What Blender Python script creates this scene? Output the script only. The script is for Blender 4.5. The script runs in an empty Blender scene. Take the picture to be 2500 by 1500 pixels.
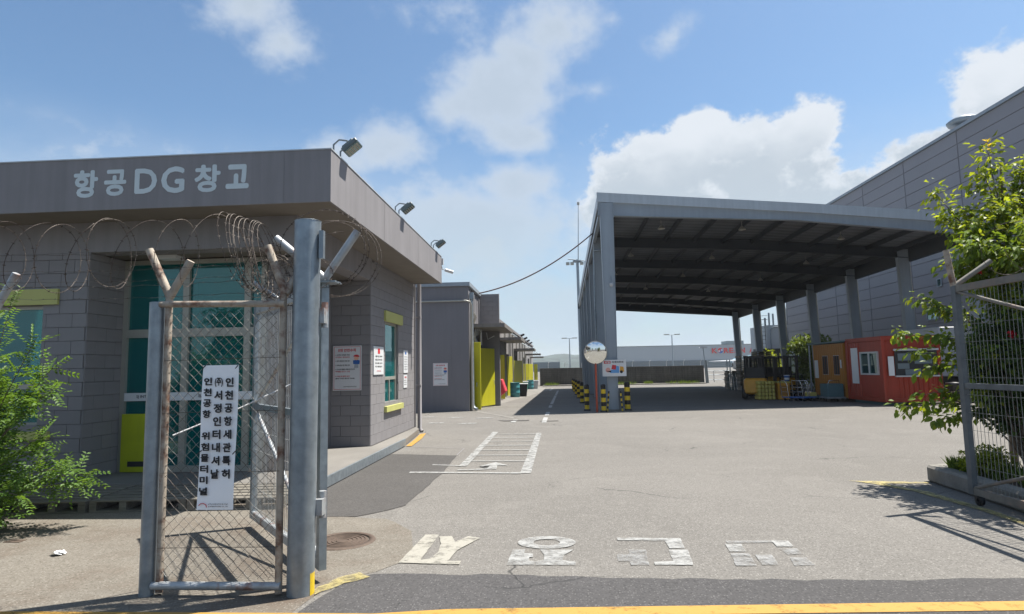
import bpy, bmesh, math, random
from mathutils import Vector, Matrix
random.seed(7)
S = bpy.context.scene; COL = S.collection; PI = math.pi
# ---------------------------------------------------------------- camera
PITCH, YAW, ROLL = math.radians(5.5938), math.radians(3.7667), .019
F = Vector((-math.sin(YAW)*math.cos(PITCH), math.cos(YAW)*math.cos(PITCH), math.sin(PITCH)))
R0 = Vector((math.cos(YAW), math.sin(YAW), 0)); U0 = R0.cross(F)
Rr = R0*math.cos(ROLL)-U0*math.sin(ROLL); Uu = U0*math.cos(ROLL)+R0*math.sin(ROLL)
cam = bpy.data.cameras.new('camera'); cam.sensor_width = 36; cam.lens = 36*1500/2500; cam.clip_end = 6000; cam.clip_start = .05
co = bpy.data.objects.new('camera', cam); COL.objects.link(co)
M3 = Matrix((Rr, Uu, -F)).transposed(); co.matrix_world = Matrix.Translation((0, 0, 1.65)) @ M3.to_4x4(); S.camera = co
# ---------------------------------------------------------------- light
SUN = Vector((.40, .19, 1)).normalized(); SEL = math.asin(SUN.z)
S.view_settings.view_transform = 'Standard'; S.view_settings.look = 'None'; S.view_settings.exposure = 1.08; S.view_settings.gamma = 1
S.view_settings.use_curve_mapping = False
w = bpy.data.worlds.new("World"); S.world = w; w.use_nodes = True
def build_sky():
    T = w.node_tree; N = T.nodes; L = T.links
    for n in list(N): N.remove(n)
    out = N.new('ShaderNodeOutputWorld'); bg = N.new('ShaderNodeBackground'); L.new(bg.outputs[0], out.inputs[0])
    bg.inputs[1].default_value = .074
    sky = N.new('ShaderNodeTexSky'); sky.sky_type = 'NISHITA'; sky.sun_disc = False
    sky.sun_elevation = SEL; sky.sun_rotation = math.atan2(SUN.x, SUN.y); sky.air_density = 1.0; sky.dust_density = 1.2; sky.ozone_density = 1.5
    def m(op, a, b=None, c=None, clamp=False):
        n = N.new('ShaderNodeMath'); n.operation = op; n.use_clamp = clamp
        for i, v in enumerate((a, b, c)):
            if v is None: continue
            if isinstance(v, (int, float)): n.inputs[i].default_value = v
            else: L.new(v, n.inputs[i])
        return n.outputs[0]
    tc = N.new('ShaderNodeTexCoord'); sp = N.new('ShaderNodeSeparateXYZ'); L.new(tc.outputs['Generated'], sp.inputs[0])
    az = m('MULTIPLY', m('ARCTAN2', sp.outputs[0], sp.outputs[1]), 180/PI)
    el = m('MULTIPLY', m('ARCSINE', sp.outputs[2]), 180/PI)
    def noise(scale, detail, rough, sx=1, sy=1, off=0, dist=0):
        c = N.new('ShaderNodeCombineXYZ'); L.new(m('MULTIPLY', az, sx), c.inputs[0]); L.new(m('MULTIPLY', el, sy), c.inputs[1]); c.inputs[2].default_value = off
        n = N.new('ShaderNodeTexNoise'); L.new(c.outputs[0], n.inputs['Vector']); n.inputs['Scale'].default_value = scale
        n.inputs['Detail'].default_value = detail; n.inputs['Roughness'].default_value = rough; n.inputs['Distortion'].default_value = dist
        return n.outputs['Fac']
    n1 = noise(.16, 8, .58, 1, 1.5, 3.1); n2 = noise(.5, 6, .6, 1, 1.2, 9.7); n3 = noise(.075, 5, .55, 1, 2.2, 5.3)
    def blob(caz, cel, rx, ry, amp, rot=0, soft=1.0):
        dx = m('SUBTRACT', az, caz); dy = m('SUBTRACT', el, cel); c, s = math.cos(math.radians(rot)), math.sin(math.radians(rot))
        u = m('ADD', m('MULTIPLY', dx, c/rx), m('MULTIPLY', dy, s/rx)); v = m('ADD', m('MULTIPLY', dx, -s/ry), m('MULTIPLY', dy, c/ry))
        r = m('SQRT', m('ADD', m('MULTIPLY', u, u), m('MULTIPLY', v, v)))
        return m('MULTIPLY', m('MULTIPLY', m('SUBTRACT', 1, r), 1.0), amp)
    # crisp cumulus
    cs = [blob(11.5, 17.2, 8.5, 4.6, 1), blob(18.5, 16.5, 8, 5.2, 1), blob(14.2, 20.2, 3.8, 2.1, 1), blob(22.6, 18.6, 3.6, 3.2, 1), blob(6.5, 15, 5, 3.2, 1),
          blob(19, 12, 18, 5, 1.1), blob(37.2, 17.6, 5.5, 5.5, 1, 0), blob(31, 14.5, 7, 3.6, 1, 20)]
    # soft clouds
    ss = [blob(-4.6, 24.2, 7.0, 5.2, 1.25), blob(-3.6, 21.4, 5, 3.0, 1.1), blob(-8.5, 23.4, 4.0, 2.6, .9), blob(.5, 29.8, 6.5, 3.8, 1.0, 15), blob(-2, 27.5, 5, 3.6, 1.0), blob(-15.2, 20.0, 4.6, 3.0, 1.0), blob(-19.5, 19.0, 4.0, 2.4, .9), blob(-9, 14.5, 6, 2.6, .8), blob(-4, 11.5, 7, 2.6, .8), blob(3, 13.5, 5, 2.6, .8), blob(-12, 10.5, 5, 2.2, .7), blob(-7, 12.5, 15, 6.5, 1.25), blob(-3, 16.5, 7, 3.4, 1.0),
          blob(-27.5, 30, 5.5, 3.2, .95), blob(-24.6, 27.8, 3.6, 3.0, .8), blob(12, 28.3, 2.8, 1.3, .4, 35), blob(4.5, 24.7, 3, .9, .38), blob(-40, 16.4, 7, 1.5, .3), blob(-9.5, 31.5, 5, 1.5, .3)]
    def mx(lst):
        a = lst[0]
        for b in lst[1:]: a = m('SMOOTH_MAX', a, b, .18)
        return a
    C = mx(cs); D = mx(ss)
    nn = m('ADD', m('MULTIPLY', m('SUBTRACT', n1, .5), 1.15), m('MULTIPLY', m('SUBTRACT', n2, .5), .85))
    cd = m('ADD', C, nn); sd = m('ADD', D, m('MULTIPLY', nn, 1.0))
    def sstep(x, a, b):
        n = N.new('ShaderNodeMapRange'); n.interpolation_type = 'SMOOTHSTEP'; L.new(x, n.inputs[0]); n.inputs[1].default_value = a; n.inputs[2].default_value = b
        return n.outputs[0]
    mc = sstep(cd, -.02, .27); ms = m('MULTIPLY', sstep(sd, -.10, .75), .88)
    # low veil towards the horizon and loose far clouds elsewhere
    veil = m('MULTIPLY', sstep(el, 22, 8), m('ADD', .82, m('MULTIPLY', m('SUBTRACT', n1, .5), 2.0)), clamp=True)
    broken = m('MULTIPLY', m('MULTIPLY', sstep(m('ADD', n1, m('MULTIPLY', m('SUBTRACT', n2, .5), .5)), .46, .68), sstep(el, 21, 15)), .85)
    veil = m('MAXIMUM', veil, broken)
    out_f = m('MULTIPLY', sstep(m('ABSOLUTE', az), 46, 60), sstep(m('ADD', n3, m('MULTIPLY', n1, .4)), .66, .85))
    mask = m('MAXIMUM', m('MAXIMUM', mc, ms), m('MAXIMUM', veil, m('MULTIPLY', out_f, .8)), clamp=True)
    # brightness: lit rims white, thick bases grey blue
    thick = m('MULTIPLY', sstep(m('ADD', cd, m('MULTIPLY', m('SUBTRACT', n2, .5), .9)), .06, .62), sstep(m('ADD', el, m('MULTIPLY', m('SUBTRACT', n1, .5), 9)), 21.5, 15.5)); thick2 = m('MULTIPLY', sstep(sd, .35, 1.1), .55)
    shade = m('MAXIMUM', m('MULTIPLY', thick, .85), thick2, clamp=True)
    def rgb(c): n = N.new('ShaderNodeRGB'); n.outputs[0].default_value = (*c, 1); return n.outputs[0]
    def mix(f, a, b):
        n = N.new('ShaderNodeMix'); n.data_type = 'RGBA'; L.new(f, n.inputs[0]); L.new(a, n.inputs[6]); L.new(b, n.inputs[7]); return n.outputs[2]
    white = rgb((5.0, 5.35, 5.8)); grey = rgb((3.2, 3.75, 4.3)); pale = rgb((3.5, 4.35, 5.1))
    ccol = mix(shade, white, grey); soft = m('SUBTRACT', 1, mc)
    ccol = mix(m('MULTIPLY', soft, .8), ccol, mix(thick2, rgb((3.7, 4.3, 5.1)), grey))
    ccol = mix(m('MULTIPLY', sstep(el, 17, 7), m('SUBTRACT', 1, m('MULTIPLY', mc, .35))), ccol, pale)
    # tame and tint the clear sky
    tint = N.new('ShaderNodeMix'); tint.data_type = 'RGBA'; tint.blend_type = 'MULTIPLY'; tint.inputs[0].default_value = 1
    L.new(sky.outputs[0], tint.inputs[6]); tint.inputs[7].default_value = (.78, .94, 1.0, 1)
    L.new(mix(mask, tint.outputs[2], ccol), bg.inputs[0])
build_sky()
sl = bpy.data.lights.new('sun', 'SUN'); sl.energy = 4.8; sl.angle = math.radians(.5); sl.color = (1, .95, .87)
so = bpy.data.objects.new('sun', sl); COL.objects.link(so); so.rotation_euler = (-SUN).to_track_quat('-Z', 'Y').to_euler(); so.location = (20, 8, 50)

# ---------------------------------------------------------------- helpers
def gz(y): return 0.0 if y <= 24 else -.39*min(1, (y-24)/33)
def tag(o, label=None, cat=None, group=None, kind=None):
    if label: o['label'] = label
    if cat: o['category'] = cat
    if group: o['group'] = group
    if kind: o['kind'] = kind
    return o
WM = {}
def thing(name, label, cat, loc=(0, 0, 0), rz=0, group=None):
    o = bpy.data.objects.new(name, None); COL.objects.link(o); o.location = loc; o.rotation_euler = (0, 0, rz); o.empty_display_size = .2
    WM[o.name] = Matrix.Translation(loc) @ Matrix.Rotation(rz, 4, 'Z'); return tag(o, label, cat, group)
def link_mesh(name, me, parent=None):
    o = bpy.data.objects.new(name, me); COL.objects.link(o)
    if parent: o.parent = parent; WM[o.name] = WM[parent.name]
    return o
class MB:
    def __init__(s, M=None): s.v = []; s.f = []; s.mi = []; s.sm = []; s.M = M
    def add(s, vs, fs, mi=0, smooth=False):
        b = len(s.v)
        for p in vs: s.v.append((s.M @ Vector(p)) if s.M else Vector(p))
        for f in fs: s.f.append([b+i for i in f]); s.mi.append(mi); s.sm.append(smooth)
    def box(s, x0, x1, y0, y1, z0, z1, mi=0):
        s.add([(x, y, z) for z in (z0, z1) for y in (y0, y1) for x in (x0, x1)], [(0, 2, 3, 1), (4, 5, 7, 6), (0, 1, 5, 4), (2, 6, 7, 3), (0, 4, 6, 2), (1, 3, 7, 5)], mi); return s
    def hexa(s, c, mi=0): # 8 corners bottom 4 ccw, top 4 ccw
        s.add(c, [(3, 2, 1, 0), (4, 5, 6, 7), (0, 1, 5, 4), (1, 2, 6, 5), (2, 3, 7, 6), (3, 0, 4, 7)], mi); return s
    def bar(s, a, b, wdt, h, up=(0, 0, 1), mi=0): # box from a to b
        a = Vector(a); b = Vector(b); d = (b-a).normalized(); u = Vector(up); r = d.cross(u)
        if r.length < 1e-4: r = d.cross(Vector((1, 0, 0)))
        r.normalize(); u = r.cross(d).normalized(); r = r*wdt/2; u = u*h/2
        s.hexa([a-r-u, a+r-u, b+r-u, b-r-u, a-r+u, a+r+u, b+r+u, b-r+u], mi); return s
    def tube(s, pts, r, n=6, mi=0, cap=True, r1=None, smooth=True):
        pts = [Vector(p) for p in pts]; L = len(pts); rings = []; prev = None
        for i, p in enumerate(pts):
            d = (pts[min(i+1, L-1)]-pts[max(i-1, 0)]).normalized()
            if prev is None: a = d.orthogonal().normalized()
            else:
                a = prev-d*prev.dot(d); a = a.normalized() if a.length > 1e-5 else d.orthogonal().normalized()
            prev = a; b = d.cross(a); rr = r if r1 is None else r+(r1-r)*i/max(1, L-1)
            rings.append([p+(a*math.cos(t)+b*math.sin(t))*rr for t in [2*PI*k/n for k in range(n)]])
        vs = [q for g in rings for q in g]; fs = []
        for i in range(L-1):
            for k in range(n): fs.append((i*n+k, i*n+(k+1) % n, (i+1)*n+(k+1) % n, (i+1)*n+k))
        s.add(vs, fs, mi, smooth)
        if cap: s.add(rings[0], [tuple(range(n))[::-1]], mi); s.add(rings[-1], [tuple(range(n))], mi)
        return s
    def cyl(s, p0, p1, r, n=12, mi=0, r1=None): return s.tube([p0, p1], r, n, mi, True, r1)
    def lathe(s, c, prof, n=20, mi=0, ax='z'):
        vs = []; fs = []; c = Vector(c)
        for r, h in prof:
            for k in range(n):
                t = 2*PI*k/n; q = (r*math.cos(t), r*math.sin(t), h)
                if ax == 'y': q = (q[0], h, q[1])
                if ax == 'x': q = (h, q[0], q[1])
                vs.append(c+Vector(q))
        for i in range(len(prof)-1):
            for k in range(n): fs.append((i*n+k, i*n+(k+1) % n, (i+1)*n+(k+1) % n, (i+1)*n+k))
        s.add(vs, fs, mi, True); return s
    def poly(s, pts, z0, z1=None, mi=0): # prism or flat sheet
        n = len(pts)
        if z1 is None: s.add([(x, y, z0) for x, y in pts], [tuple(range(n))], mi)
        else:
            s.add([(x, y, z) for z in (z0, z1) for x, y in pts], [tuple(range(n))[::-1], tuple(range(n, 2*n))]+[(i, (i+1) % n, n+(i+1) % n, n+i) for i in range(n)], mi)
        return s
    def build(s, name, mats, parent=None, local=False, bevel=0):
        me = bpy.data.meshes.new(name)
        vs = s.v
        if parent and not local:
            I = WM[parent.name].inverted(); vs = [I @ v for v in vs]
        me.from_pydata([tuple(v) for v in vs], [], s.f)
        for m_ in (mats if isinstance(mats, (list, tuple)) else [mats]): me.materials.append(m_)
        me.polygons.foreach_set('material_index', s.mi); me.polygons.foreach_set('use_smooth', s.sm)
        bm = bmesh.new(); bm.from_mesh(me); bmesh.ops.recalc_face_normals(bm, faces=bm.faces)
        if bevel: bmesh.ops.bevel(bm, geom=[e for e in bm.edges if not e.is_boundary and e.calc_face_angle(0) > .6], offset=bevel, segments=1, affect='EDGES', clamp_overlap=True)
        bm.to_mesh(me); bm.free()
        return link_mesh(name, me, parent)
def dup(root, loc=None, rz=None, label=None):
    r = root.copy(); COL.objects.link(r)
    if loc is not None: r.location = loc
    if rz is not None: r.rotation_euler = (0, 0, rz)
    if label: r['label'] = label
    for ch in list(root.children):
        c = ch.copy(); COL.objects.link(c); c.parent = r
        for g in list(ch.children): d = g.copy(); COL.objects.link(d); d.parent = c
    return r
# ---------------------------------------------------------------- materials
def mat(name, col, rough=.7, metal=0, var=.12, scale=3, bump=0, bscale=60, col2=None, c2amt=.5, c2scale=2, c2lo=.5, c2hi=.7, streak=0, world=False, rnd=0, spec=.5, stretch=(1, 1, 1), fine=0, fscale=120):
    m = bpy.data.materials.new(name); m.use_nodes = True; T = m.node_tree; N = T.nodes; L = T.links; b = N['Principled BSDF']
    b.inputs['Roughness'].default_value = rough; b.inputs['Metallic'].default_value = metal; b.inputs['Specular IOR Level'].default_value = spec
    if world: src = N.new('ShaderNodeNewGeometry').outputs['Position']
    else: src = N.new('ShaderNodeTexCoord').outputs['Object']
    mp = N.new('ShaderNodeMapping'); L.new(src, mp.inputs[0]); mp.inputs['Scale'].default_value = stretch; src = mp.outputs[0]
    def noise(sc, det=4, ro=.55, v=src):
        n = N.new('ShaderNodeTexNoise'); n.inputs['Scale'].default_value = sc; n.inputs['Detail'].default_value = det; n.inputs['Roughness'].default_value = ro; L.new(v, n.inputs['Vector']); return n.outputs['Fac']
    def mr(x, a, b_, c=0, d=1):
        n = N.new('ShaderNodeMapRange'); L.new(x, n.inputs[0])
        for i, q in enumerate((a, b_, c, d)): n.inputs[i+1].default_value = q
        return n.outputs[0]
    def mul(c, f):
        n = N.new('ShaderNodeVectorMath'); n.operation = 'SCALE'; L.new(c, n.inputs[0]); L.new(f, n.inputs['Scale']); return n.outputs[0]
    rg = N.new('ShaderNodeRGB'); rg.outputs[0].default_value = (*col, 1); c = rg.outputs[0]
    if col2:
        mx = N.new('ShaderNodeMix'); mx.data_type = 'RGBA'; L.new(c, mx.inputs[6]); mx.inputs[7].default_value = (*col2, 1)
        L.new(mr(noise(c2scale, 8, .65), c2lo, c2hi, 0, c2amt), mx.inputs[0]); c = mx.outputs[2]
    if var: c = mul(c, mr(noise(scale, 6), .3, .7, 1-var, 1+var))
    if fine: c = mul(c, mr(noise(fscale, 3, .7), .3, .7, 1-fine, 1+fine))
    if streak:
        mp2 = N.new('ShaderNodeMapping'); L.new(src, mp2.inputs[0]); mp2.inputs['Scale'].default_value = (6, 6, .35)
        c = mul(c, mr(noise(1.2, 6, .6, mp2.outputs[0]), .35, .7, 1+streak*.3, 1-streak))
    if rnd:
        oi = N.new('ShaderNodeObjectInfo'); c = mul(c, mr(oi.outputs['Random'], 0, 1, 1-rnd, 1+rnd))
    L.new(c, b.inputs['Base Color'])
    if bump:
        bp = N.new('ShaderNodeBump'); bp.inputs['Strength'].default_value = bump; bp.inputs['Distance'].default_value = .01; L.new(noise(bscale, 4, .6), bp.inputs['Height']); L.new(bp.outputs[0], b.inputs['Normal'])
    return m
RUST = (.22, .075, .03)
taupe = (.236, .226, .230)
M_wall = mat('painted_block', taupe, .75, var=.05, scale=2, bump=.3, bscale=90, rnd=.025, spec=.25, streak=.05)
M_joint = mat('block_joint', (.205, .195, .198), .85, var=.05)
M_fascia = mat('painted_render', (.240, .229, .235), .7, var=.05, scale=1.5, bump=.15, bscale=40, streak=.12, spec=.25, col2=(.30, .28, .27), c2amt=.25, c2scale=1.2, c2lo=.6, c2hi=.8)
M_soffit = mat('soffit_paint', (.17, .15, .13), .85, var=.08)
M_lime = mat('lime_paint', (.46, .46, .15), .55, var=.06, scale=2, rnd=.04)
M_yellow = mat('yellow_door_paint', (.50, .47, .02), .42, var=.07, scale=1.5, streak=.08, col2=(.45, .40, .03), c2amt=.4, c2scale=3)
M_galv = mat('galvanised_steel', (.27, .31, .34), .42, .55, var=.18, scale=9, bump=.08, bscale=40, col2=(.20, .24, .27), c2amt=.5, c2scale=14, streak=.15)
M_galvR = mat('galvanised_rusting', (.40, .42, .43), .5, .4, var=.15, scale=9, col2=RUST, c2amt=.75, c2scale=5, c2lo=.52, c2hi=.64, streak=.2)
M_rust = mat('rusty_tube', (.36, .31, .25), .75, .1, var=.2, scale=12, bump=.25, bscale=80, col2=(.13, .055, .03), c2amt=.9, c2scale=7, c2lo=.48, c2hi=.62)
M_wire = mat('rusty_wire', (.055, .04, .032), .75, .2, var=.3, scale=8, col2=(.22, .19, .16), c2amt=.6, c2scale=4, c2lo=.5, c2hi=.6)
M_mesh = mat('galvanised_wire', (.42, .43, .42), .5, .5, var=.2, scale=7, col2=(.25, .17, .11), c2amt=.7, c2scale=3, c2lo=.5, c2hi=.65)
M_white = mat('white_plastic', (.66, .67, .68), .45, var=.03, scale=2)
M_whitep = mat('white_metal', (.48, .49, .50), .4, var=.05)
M_banner = mat('banner_vinyl', (.88, .89, .90), .4, var=.02)
M_black = mat('black_paint', (.012, .012, .014), .5, var=.1)
M_ink = mat('black_ink', (.01, .01, .012), .6, var=0)
M_red = mat('red_ink', (.55, .03, .04), .6, var=0)
M_blue = mat('blue_ink', (.03, .12, .38), .6, var=0)
M_skin = mat('printed_skin', (.75, .42, .3), .6, var=0)
M_letter = mat('pale_letter_paint', (.56, .63, .65), .6, var=.04, scale=4)
M_canopy = mat('canopy_steel_paint', (.27, .31, .35), .5, var=.06, scale=1, streak=.08, col2=(.12, .14, .17), c2amt=.7, c2scale=2.2, c2lo=.70, c2hi=.74)
M_canopy2 = mat('canopy_fascia', (.44, .485, .52), .5, var=.05, scale=.6, streak=.1)
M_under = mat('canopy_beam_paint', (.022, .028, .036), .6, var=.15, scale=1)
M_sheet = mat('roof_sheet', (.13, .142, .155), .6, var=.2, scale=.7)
M_clad = mat('cladding_panel', (.25, .243, .262), .55, var=.03, scale=.3, rnd=.03, spec=.3)
M_cladj = mat('cladding_joint', (.15, .15, .17), .7)
M_conc = mat('walkway_concrete', (.175, .165, .15), .85, var=.14, scale=1.3, bump=.2, bscale=50, fine=.12, col2=(.11, .10, .09), c2amt=.35, c2scale=.8, c2lo=.45, c2hi=.75, stretch=(1, .5, 1))
M_kerb = mat('kerb_concrete', (.20, .19, .17), .9, var=.2, scale=4, bump=.5, bscale=50, fine=.15, col2=(.07, .065, .06), c2amt=.6, c2scale=2.5, c2lo=.45, c2hi=.7)
M_wood = mat('weathered_wood', (.16, .145, .12), .85, var=.25, scale=5, stretch=(1, 8, 8), bump=.3, bscale=20, rnd=.12)
M_bark = mat('bark', (.14, .11, .085), .9, var=.3, scale=9, bump=.6, bscale=30)
M_orange = mat('orange_panel', (.38, .16, .012), .5, var=.06, scale=1, streak=.1)
M_redc = mat('red_container_paint', (.31, .028, .008), .48, var=.08, scale=1, streak=.15, col2=(.35, .03, .02), c2amt=.5, c2scale=1)
M_teal = mat('teal_paint', (.05, .12, .14), .5, var=.1)
M_drum = mat('drum_teal', (.05, .22, .25), .45, var=.12, col2=(.2, .1, .06), c2amt=.5, c2scale=5, c2lo=.62, c2hi=.7)
M_green = mat('green_plastic', (.03, .30, .20), .5, var=.1)
M_redp = mat('red_cloth', (.5, .03, .05), .7, var=.15)
M_fork = mat('machine_yellow', (.60, .29, .02), .45, var=.08)
M_ylwp = mat('faded_yellow_plastic', (.50, .42, .10), .55, var=.15, scale=3)
M_chrome = mat('bright_steel', (.6, .61, .62), .25, .9, var=.05)
M_mir = mat('mirror_glass', (.85, .87, .85), .03, 1, var=.02)
M_poleR = mat('red_pole_paint', (.42, .07, .03), .55, var=.15, col2=(.2, .06, .03), c2amt=.6, c2scale=8)
M_blky = mat('bollard_yellow', (.72, .50, .02), .5, var=.1, scale=6, streak=.15, col2=(.2, .15, .05), c2amt=.4, c2scale=10, c2lo=.6)
M_alu = mat('aluminium_frame', (.36, .35, .31), .45, .3, var=.06)
M_dark = mat('dark_interior', (.03, .032, .034), .9, var=.1)
M_int = mat('lobby_interior', (.12, .13, .13), .9, var=.1)
M_hang = mat('hangar_cladding', (.36, .40, .43), .7, var=.03, scale=.02)
M_hang2 = mat('hangar_base', (.14, .18, .20), .8, var=.1, scale=.05)
M_lblue = mat('pale_blue_aircraft_paint', (.22, .36, .43), .35, var=.02)
M_hill = mat('wooded_hill', (.028, .046, .042), .95, var=.4, scale=.03, fine=.5, fscale=.12, world=True)
def glass(name, tint, rough=.02, refl=.35):
    m = bpy.data.materials.new(name); m.use_nodes = True; N = m.node_tree.nodes; L = m.node_tree.links; N.remove(N['Principled BSDF']); out = N['Material Output']
    t = N.new('ShaderNodeBsdfTransparent'); t.inputs[0].default_value = (*tint, 1); g = N.new('ShaderNodeBsdfGlossy'); g.inputs['Roughness'].default_value = rough; g.inputs[0].default_value = (.75, .95, .95, 1)
    d = N.new('ShaderNodeBsdfDiffuse'); d.inputs[0].default_value = (tint[0]*.03, tint[1]*.40, tint[2]*.44, 1)
    fr = N.new('ShaderNodeFresnel'); fr.inputs[0].default_value = 1.5; ad = N.new('ShaderNodeMath'); ad.operation = 'MULTIPLY_ADD'; ad.inputs[1].default_value = 1; ad.inputs[2].default_value = refl*.3; L.new(fr.outputs[0], ad.inputs[0])
    x = N.new('ShaderNodeMixShader'); x.inputs[0].default_value = .35; L.new(t.outputs[0], x.inputs[1]); L.new(d.outputs[0], x.inputs[2])
    y = N.new('ShaderNodeMixShader'); L.new(ad.outputs[0], y.inputs[0]); L.new(x.outputs[0], y.inputs[1]); L.new(g.outputs[0], y.inputs[2]); L.new(y.outputs[0], out.inputs[0]); return m
M_glass = glass('teal_glass', (.34, .66, .62), refl=.12); M_glassd = glass('dark_glass', (.25, .30, .32), refl=.5)
def ground_mat(name, base, spots, dark, crack=.0, brown=None, world=True, spark=.35):
    m = bpy.data.materials.new(name); m.use_nodes = True; T = m.node_tree; N = T.nodes; L = T.links; b = N['Principled BSDF']; b.inputs['Roughness'].default_value = .88; b.inputs['Specular IOR Level'].default_value = .3
    P = N.new('ShaderNodeNewGeometry').outputs['Position']
    def noise(sc, det=4, ro=.6, dist=0, v=P):
        n = N.new('ShaderNodeTexNoise'); n.inputs['Scale'].default_value = sc; n.inputs['Detail'].default_value = det; n.inputs['Roughness'].default_value = ro; n.inputs['Distortion'].default_value = dist; L.new(v, n.inputs['Vector']); return n.outputs['Fac']
    def mr(x, a, b_, c=0, d=1):
        n = N.new('ShaderNodeMapRange'); L.new(x, n.inputs[0])
        for i, q in enumerate((a, b_, c, d)): n.inputs[i+1].default_value = q
        return n.outputs[0]
    def mix(f, a, bb):
        n = N.new('ShaderNodeMix'); n.data_type = 'RGBA'; L.new(f, n.inputs[0])
        for i, q in ((6, a), (7, bb)):
            if isinstance(q, tuple): n.inputs[i].default_value = (*q, 1)
            else: L.new(q, n.inputs[i])
        return n.outputs[2]
    c = mix(mr(noise(.22, 5), .38, .66), base, tuple(q*.82 for q in base))
    mp = N.new('ShaderNodeMapping'); L.new(P, mp.inputs[0]); mp.inputs['Scale'].default_value = (.25, 1.2, 1)
    c = mix(mr(noise(.5, 6, .6, 0, mp.outputs[0]), .5, .75, 0, .5), c, tuple(q*.78 for q in base))
    c = mix(mr(noise(.9, 7, .7, .6), .52, .62, 0, .28), c, tuple(q*1.3 for q in base)); c = mix(mr(noise(.55, 4, .6, 0, mp.outputs[0]), .56, .60, 0, .16), c, tuple(q*.7 for q in base))
    if brown: c = mix(mr(noise(.8, 7, .7), .46, .66, 0, .75), c, brown)
    c = mix(mr(noise(14, 4, .7), .40, .70, 0, .28), c, dark); c = mix(mr(noise(48, 3, .7), .52, .64, 0, .8), c, dark)       # gaps between stones
    v = N.new('ShaderNodeTexVoronoi'); v.inputs['Scale'].default_value = 52; L.new(P, v.inputs['Vector'])
    sp = N.new('ShaderNodeSeparateColor'); L.new(v.outputs['Color'], sp.inputs[0])
    mm = N.new('ShaderNodeMath'); mm.operation = 'MULTIPLY'; L.new(mr(v.outputs['Distance'], .42, .22), mm.inputs[0]); L.new(mr(sp.outputs[0], .55, .75), mm.inputs[1])
    c = mix(mr(mm.outputs[0], 0, 1, 0, spark), c, spots)                # pale chips
    if crack:
        wp = N.new('ShaderNodeTexNoise'); wp.inputs['Scale'].default_value = 1.2; wp.inputs['Detail'].default_value = 6; L.new(P, wp.inputs['Vector'])
        va = N.new('ShaderNodeVectorMath'); va.operation = 'ADD'; sc = N.new('ShaderNodeVectorMath'); sc.operation = 'SCALE'; sc.inputs['Scale'].default_value = .9; L.new(wp.outputs['Color'], sc.inputs[0]); L.new(P, va.inputs[0]); L.new(sc.outputs[0], va.inputs[1])
        vo = N.new('ShaderNodeTexVoronoi'); vo.feature = 'DISTANCE_TO_EDGE'; vo.inputs['Scale'].default_value = .33; L.new(va.outputs[0], vo.inputs['Vector'])
        k = N.new('ShaderNodeMath'); k.operation = 'MULTIPLY'; L.new(mr(vo.outputs['Distance'], .0045, .0015), k.inputs[0]); L.new(mr(noise(.35, 3), .5, .58, 0, crack), k.inputs[1])
        c = mix(k.outputs[0], c, (.03, .03, .03))
    L.new(c, b.inputs['Base Color'])
    bp = N.new('ShaderNodeBump'); bp.inputs['Strength'].default_value = .35; bp.inputs['Distance'].default_value = .006; L.new(noise(110, 3), bp.inputs['Height']); L.new(bp.outputs[0], b.inputs['Normal']); return m
M_yard = ground_mat('yard_asphalt', (.172, .162, .148), (.46, .44, .41), (.066, .061, .054), .8)
M_patch = ground_mat('dark_asphalt_patch', (.082, .077, .073), (.26, .25, .23), (.036, .034, .032), .5, spark=.2)
M_strip = ground_mat('road_asphalt', (.074, .071, .071), (.27, .26, .25), (.03, .029, .029), 1, spark=.3)
M_apron = ground_mat('apron_concrete', (.175, .158, .133), (.42, .39, .34), (.075, .065, .05), .2, brown=(.095, .066, .047), spark=.3)
def paint(name, col, worn, under=None):
    m = bpy.data.materials.new(name); m.use_nodes = True; N = m.node_tree.nodes; L = m.node_tree.links; b = N['Principled BSDF']; b.inputs['Base Color'].default_value = (*col, 1); b.inputs['Roughness'].default_value = .7
    P = N.new('ShaderNodeNewGeometry').outputs['Position']; t = N.new('ShaderNodeBsdfTransparent'); mx = N.new('ShaderNodeMixShader')
    n = N.new('ShaderNodeTexNoise'); n.inputs['Scale'].default_value = 7; n.inputs['Detail'].default_value = 12; n.inputs['Roughness'].default_value = .78; L.new(P, n.inputs['Vector'])
    r = N.new('ShaderNodeMapRange'); r.inputs[1].default_value = .58-worn*.32; r.inputs[2].default_value = .72-worn*.2; r.inputs[3].default_value = 0; r.inputs[4].default_value = min(1, .55+worn*.5); L.new(n.outputs['Fac'], r.inputs[0])
    L.new(r.outputs[0], mx.inputs[0]); L.new(b.outputs[0], mx.inputs[1]); L.new(t.outputs[0], mx.inputs[2]); L.new(mx.outputs[0], N['Material Output'].inputs[0]); return m
P_white = paint('road_paint_white', (.28, .28, .27), .42); P_cream = paint('road_paint_cream', (.29, .275, .235), .28); P_worn = paint('road_paint_worn', (.29, .29, .28), .5); P_worn2 = paint('road_paint_very_worn', (.25, .25, .245), .66)
P_line = paint('lane_paint', (.33, .33, .32), .22)
P_yel = paint('road_paint_yellow', (.38, .21, .038), .2); P_yelw = paint('road_paint_yellow_worn', (.36, .30, .12), .55)
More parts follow.
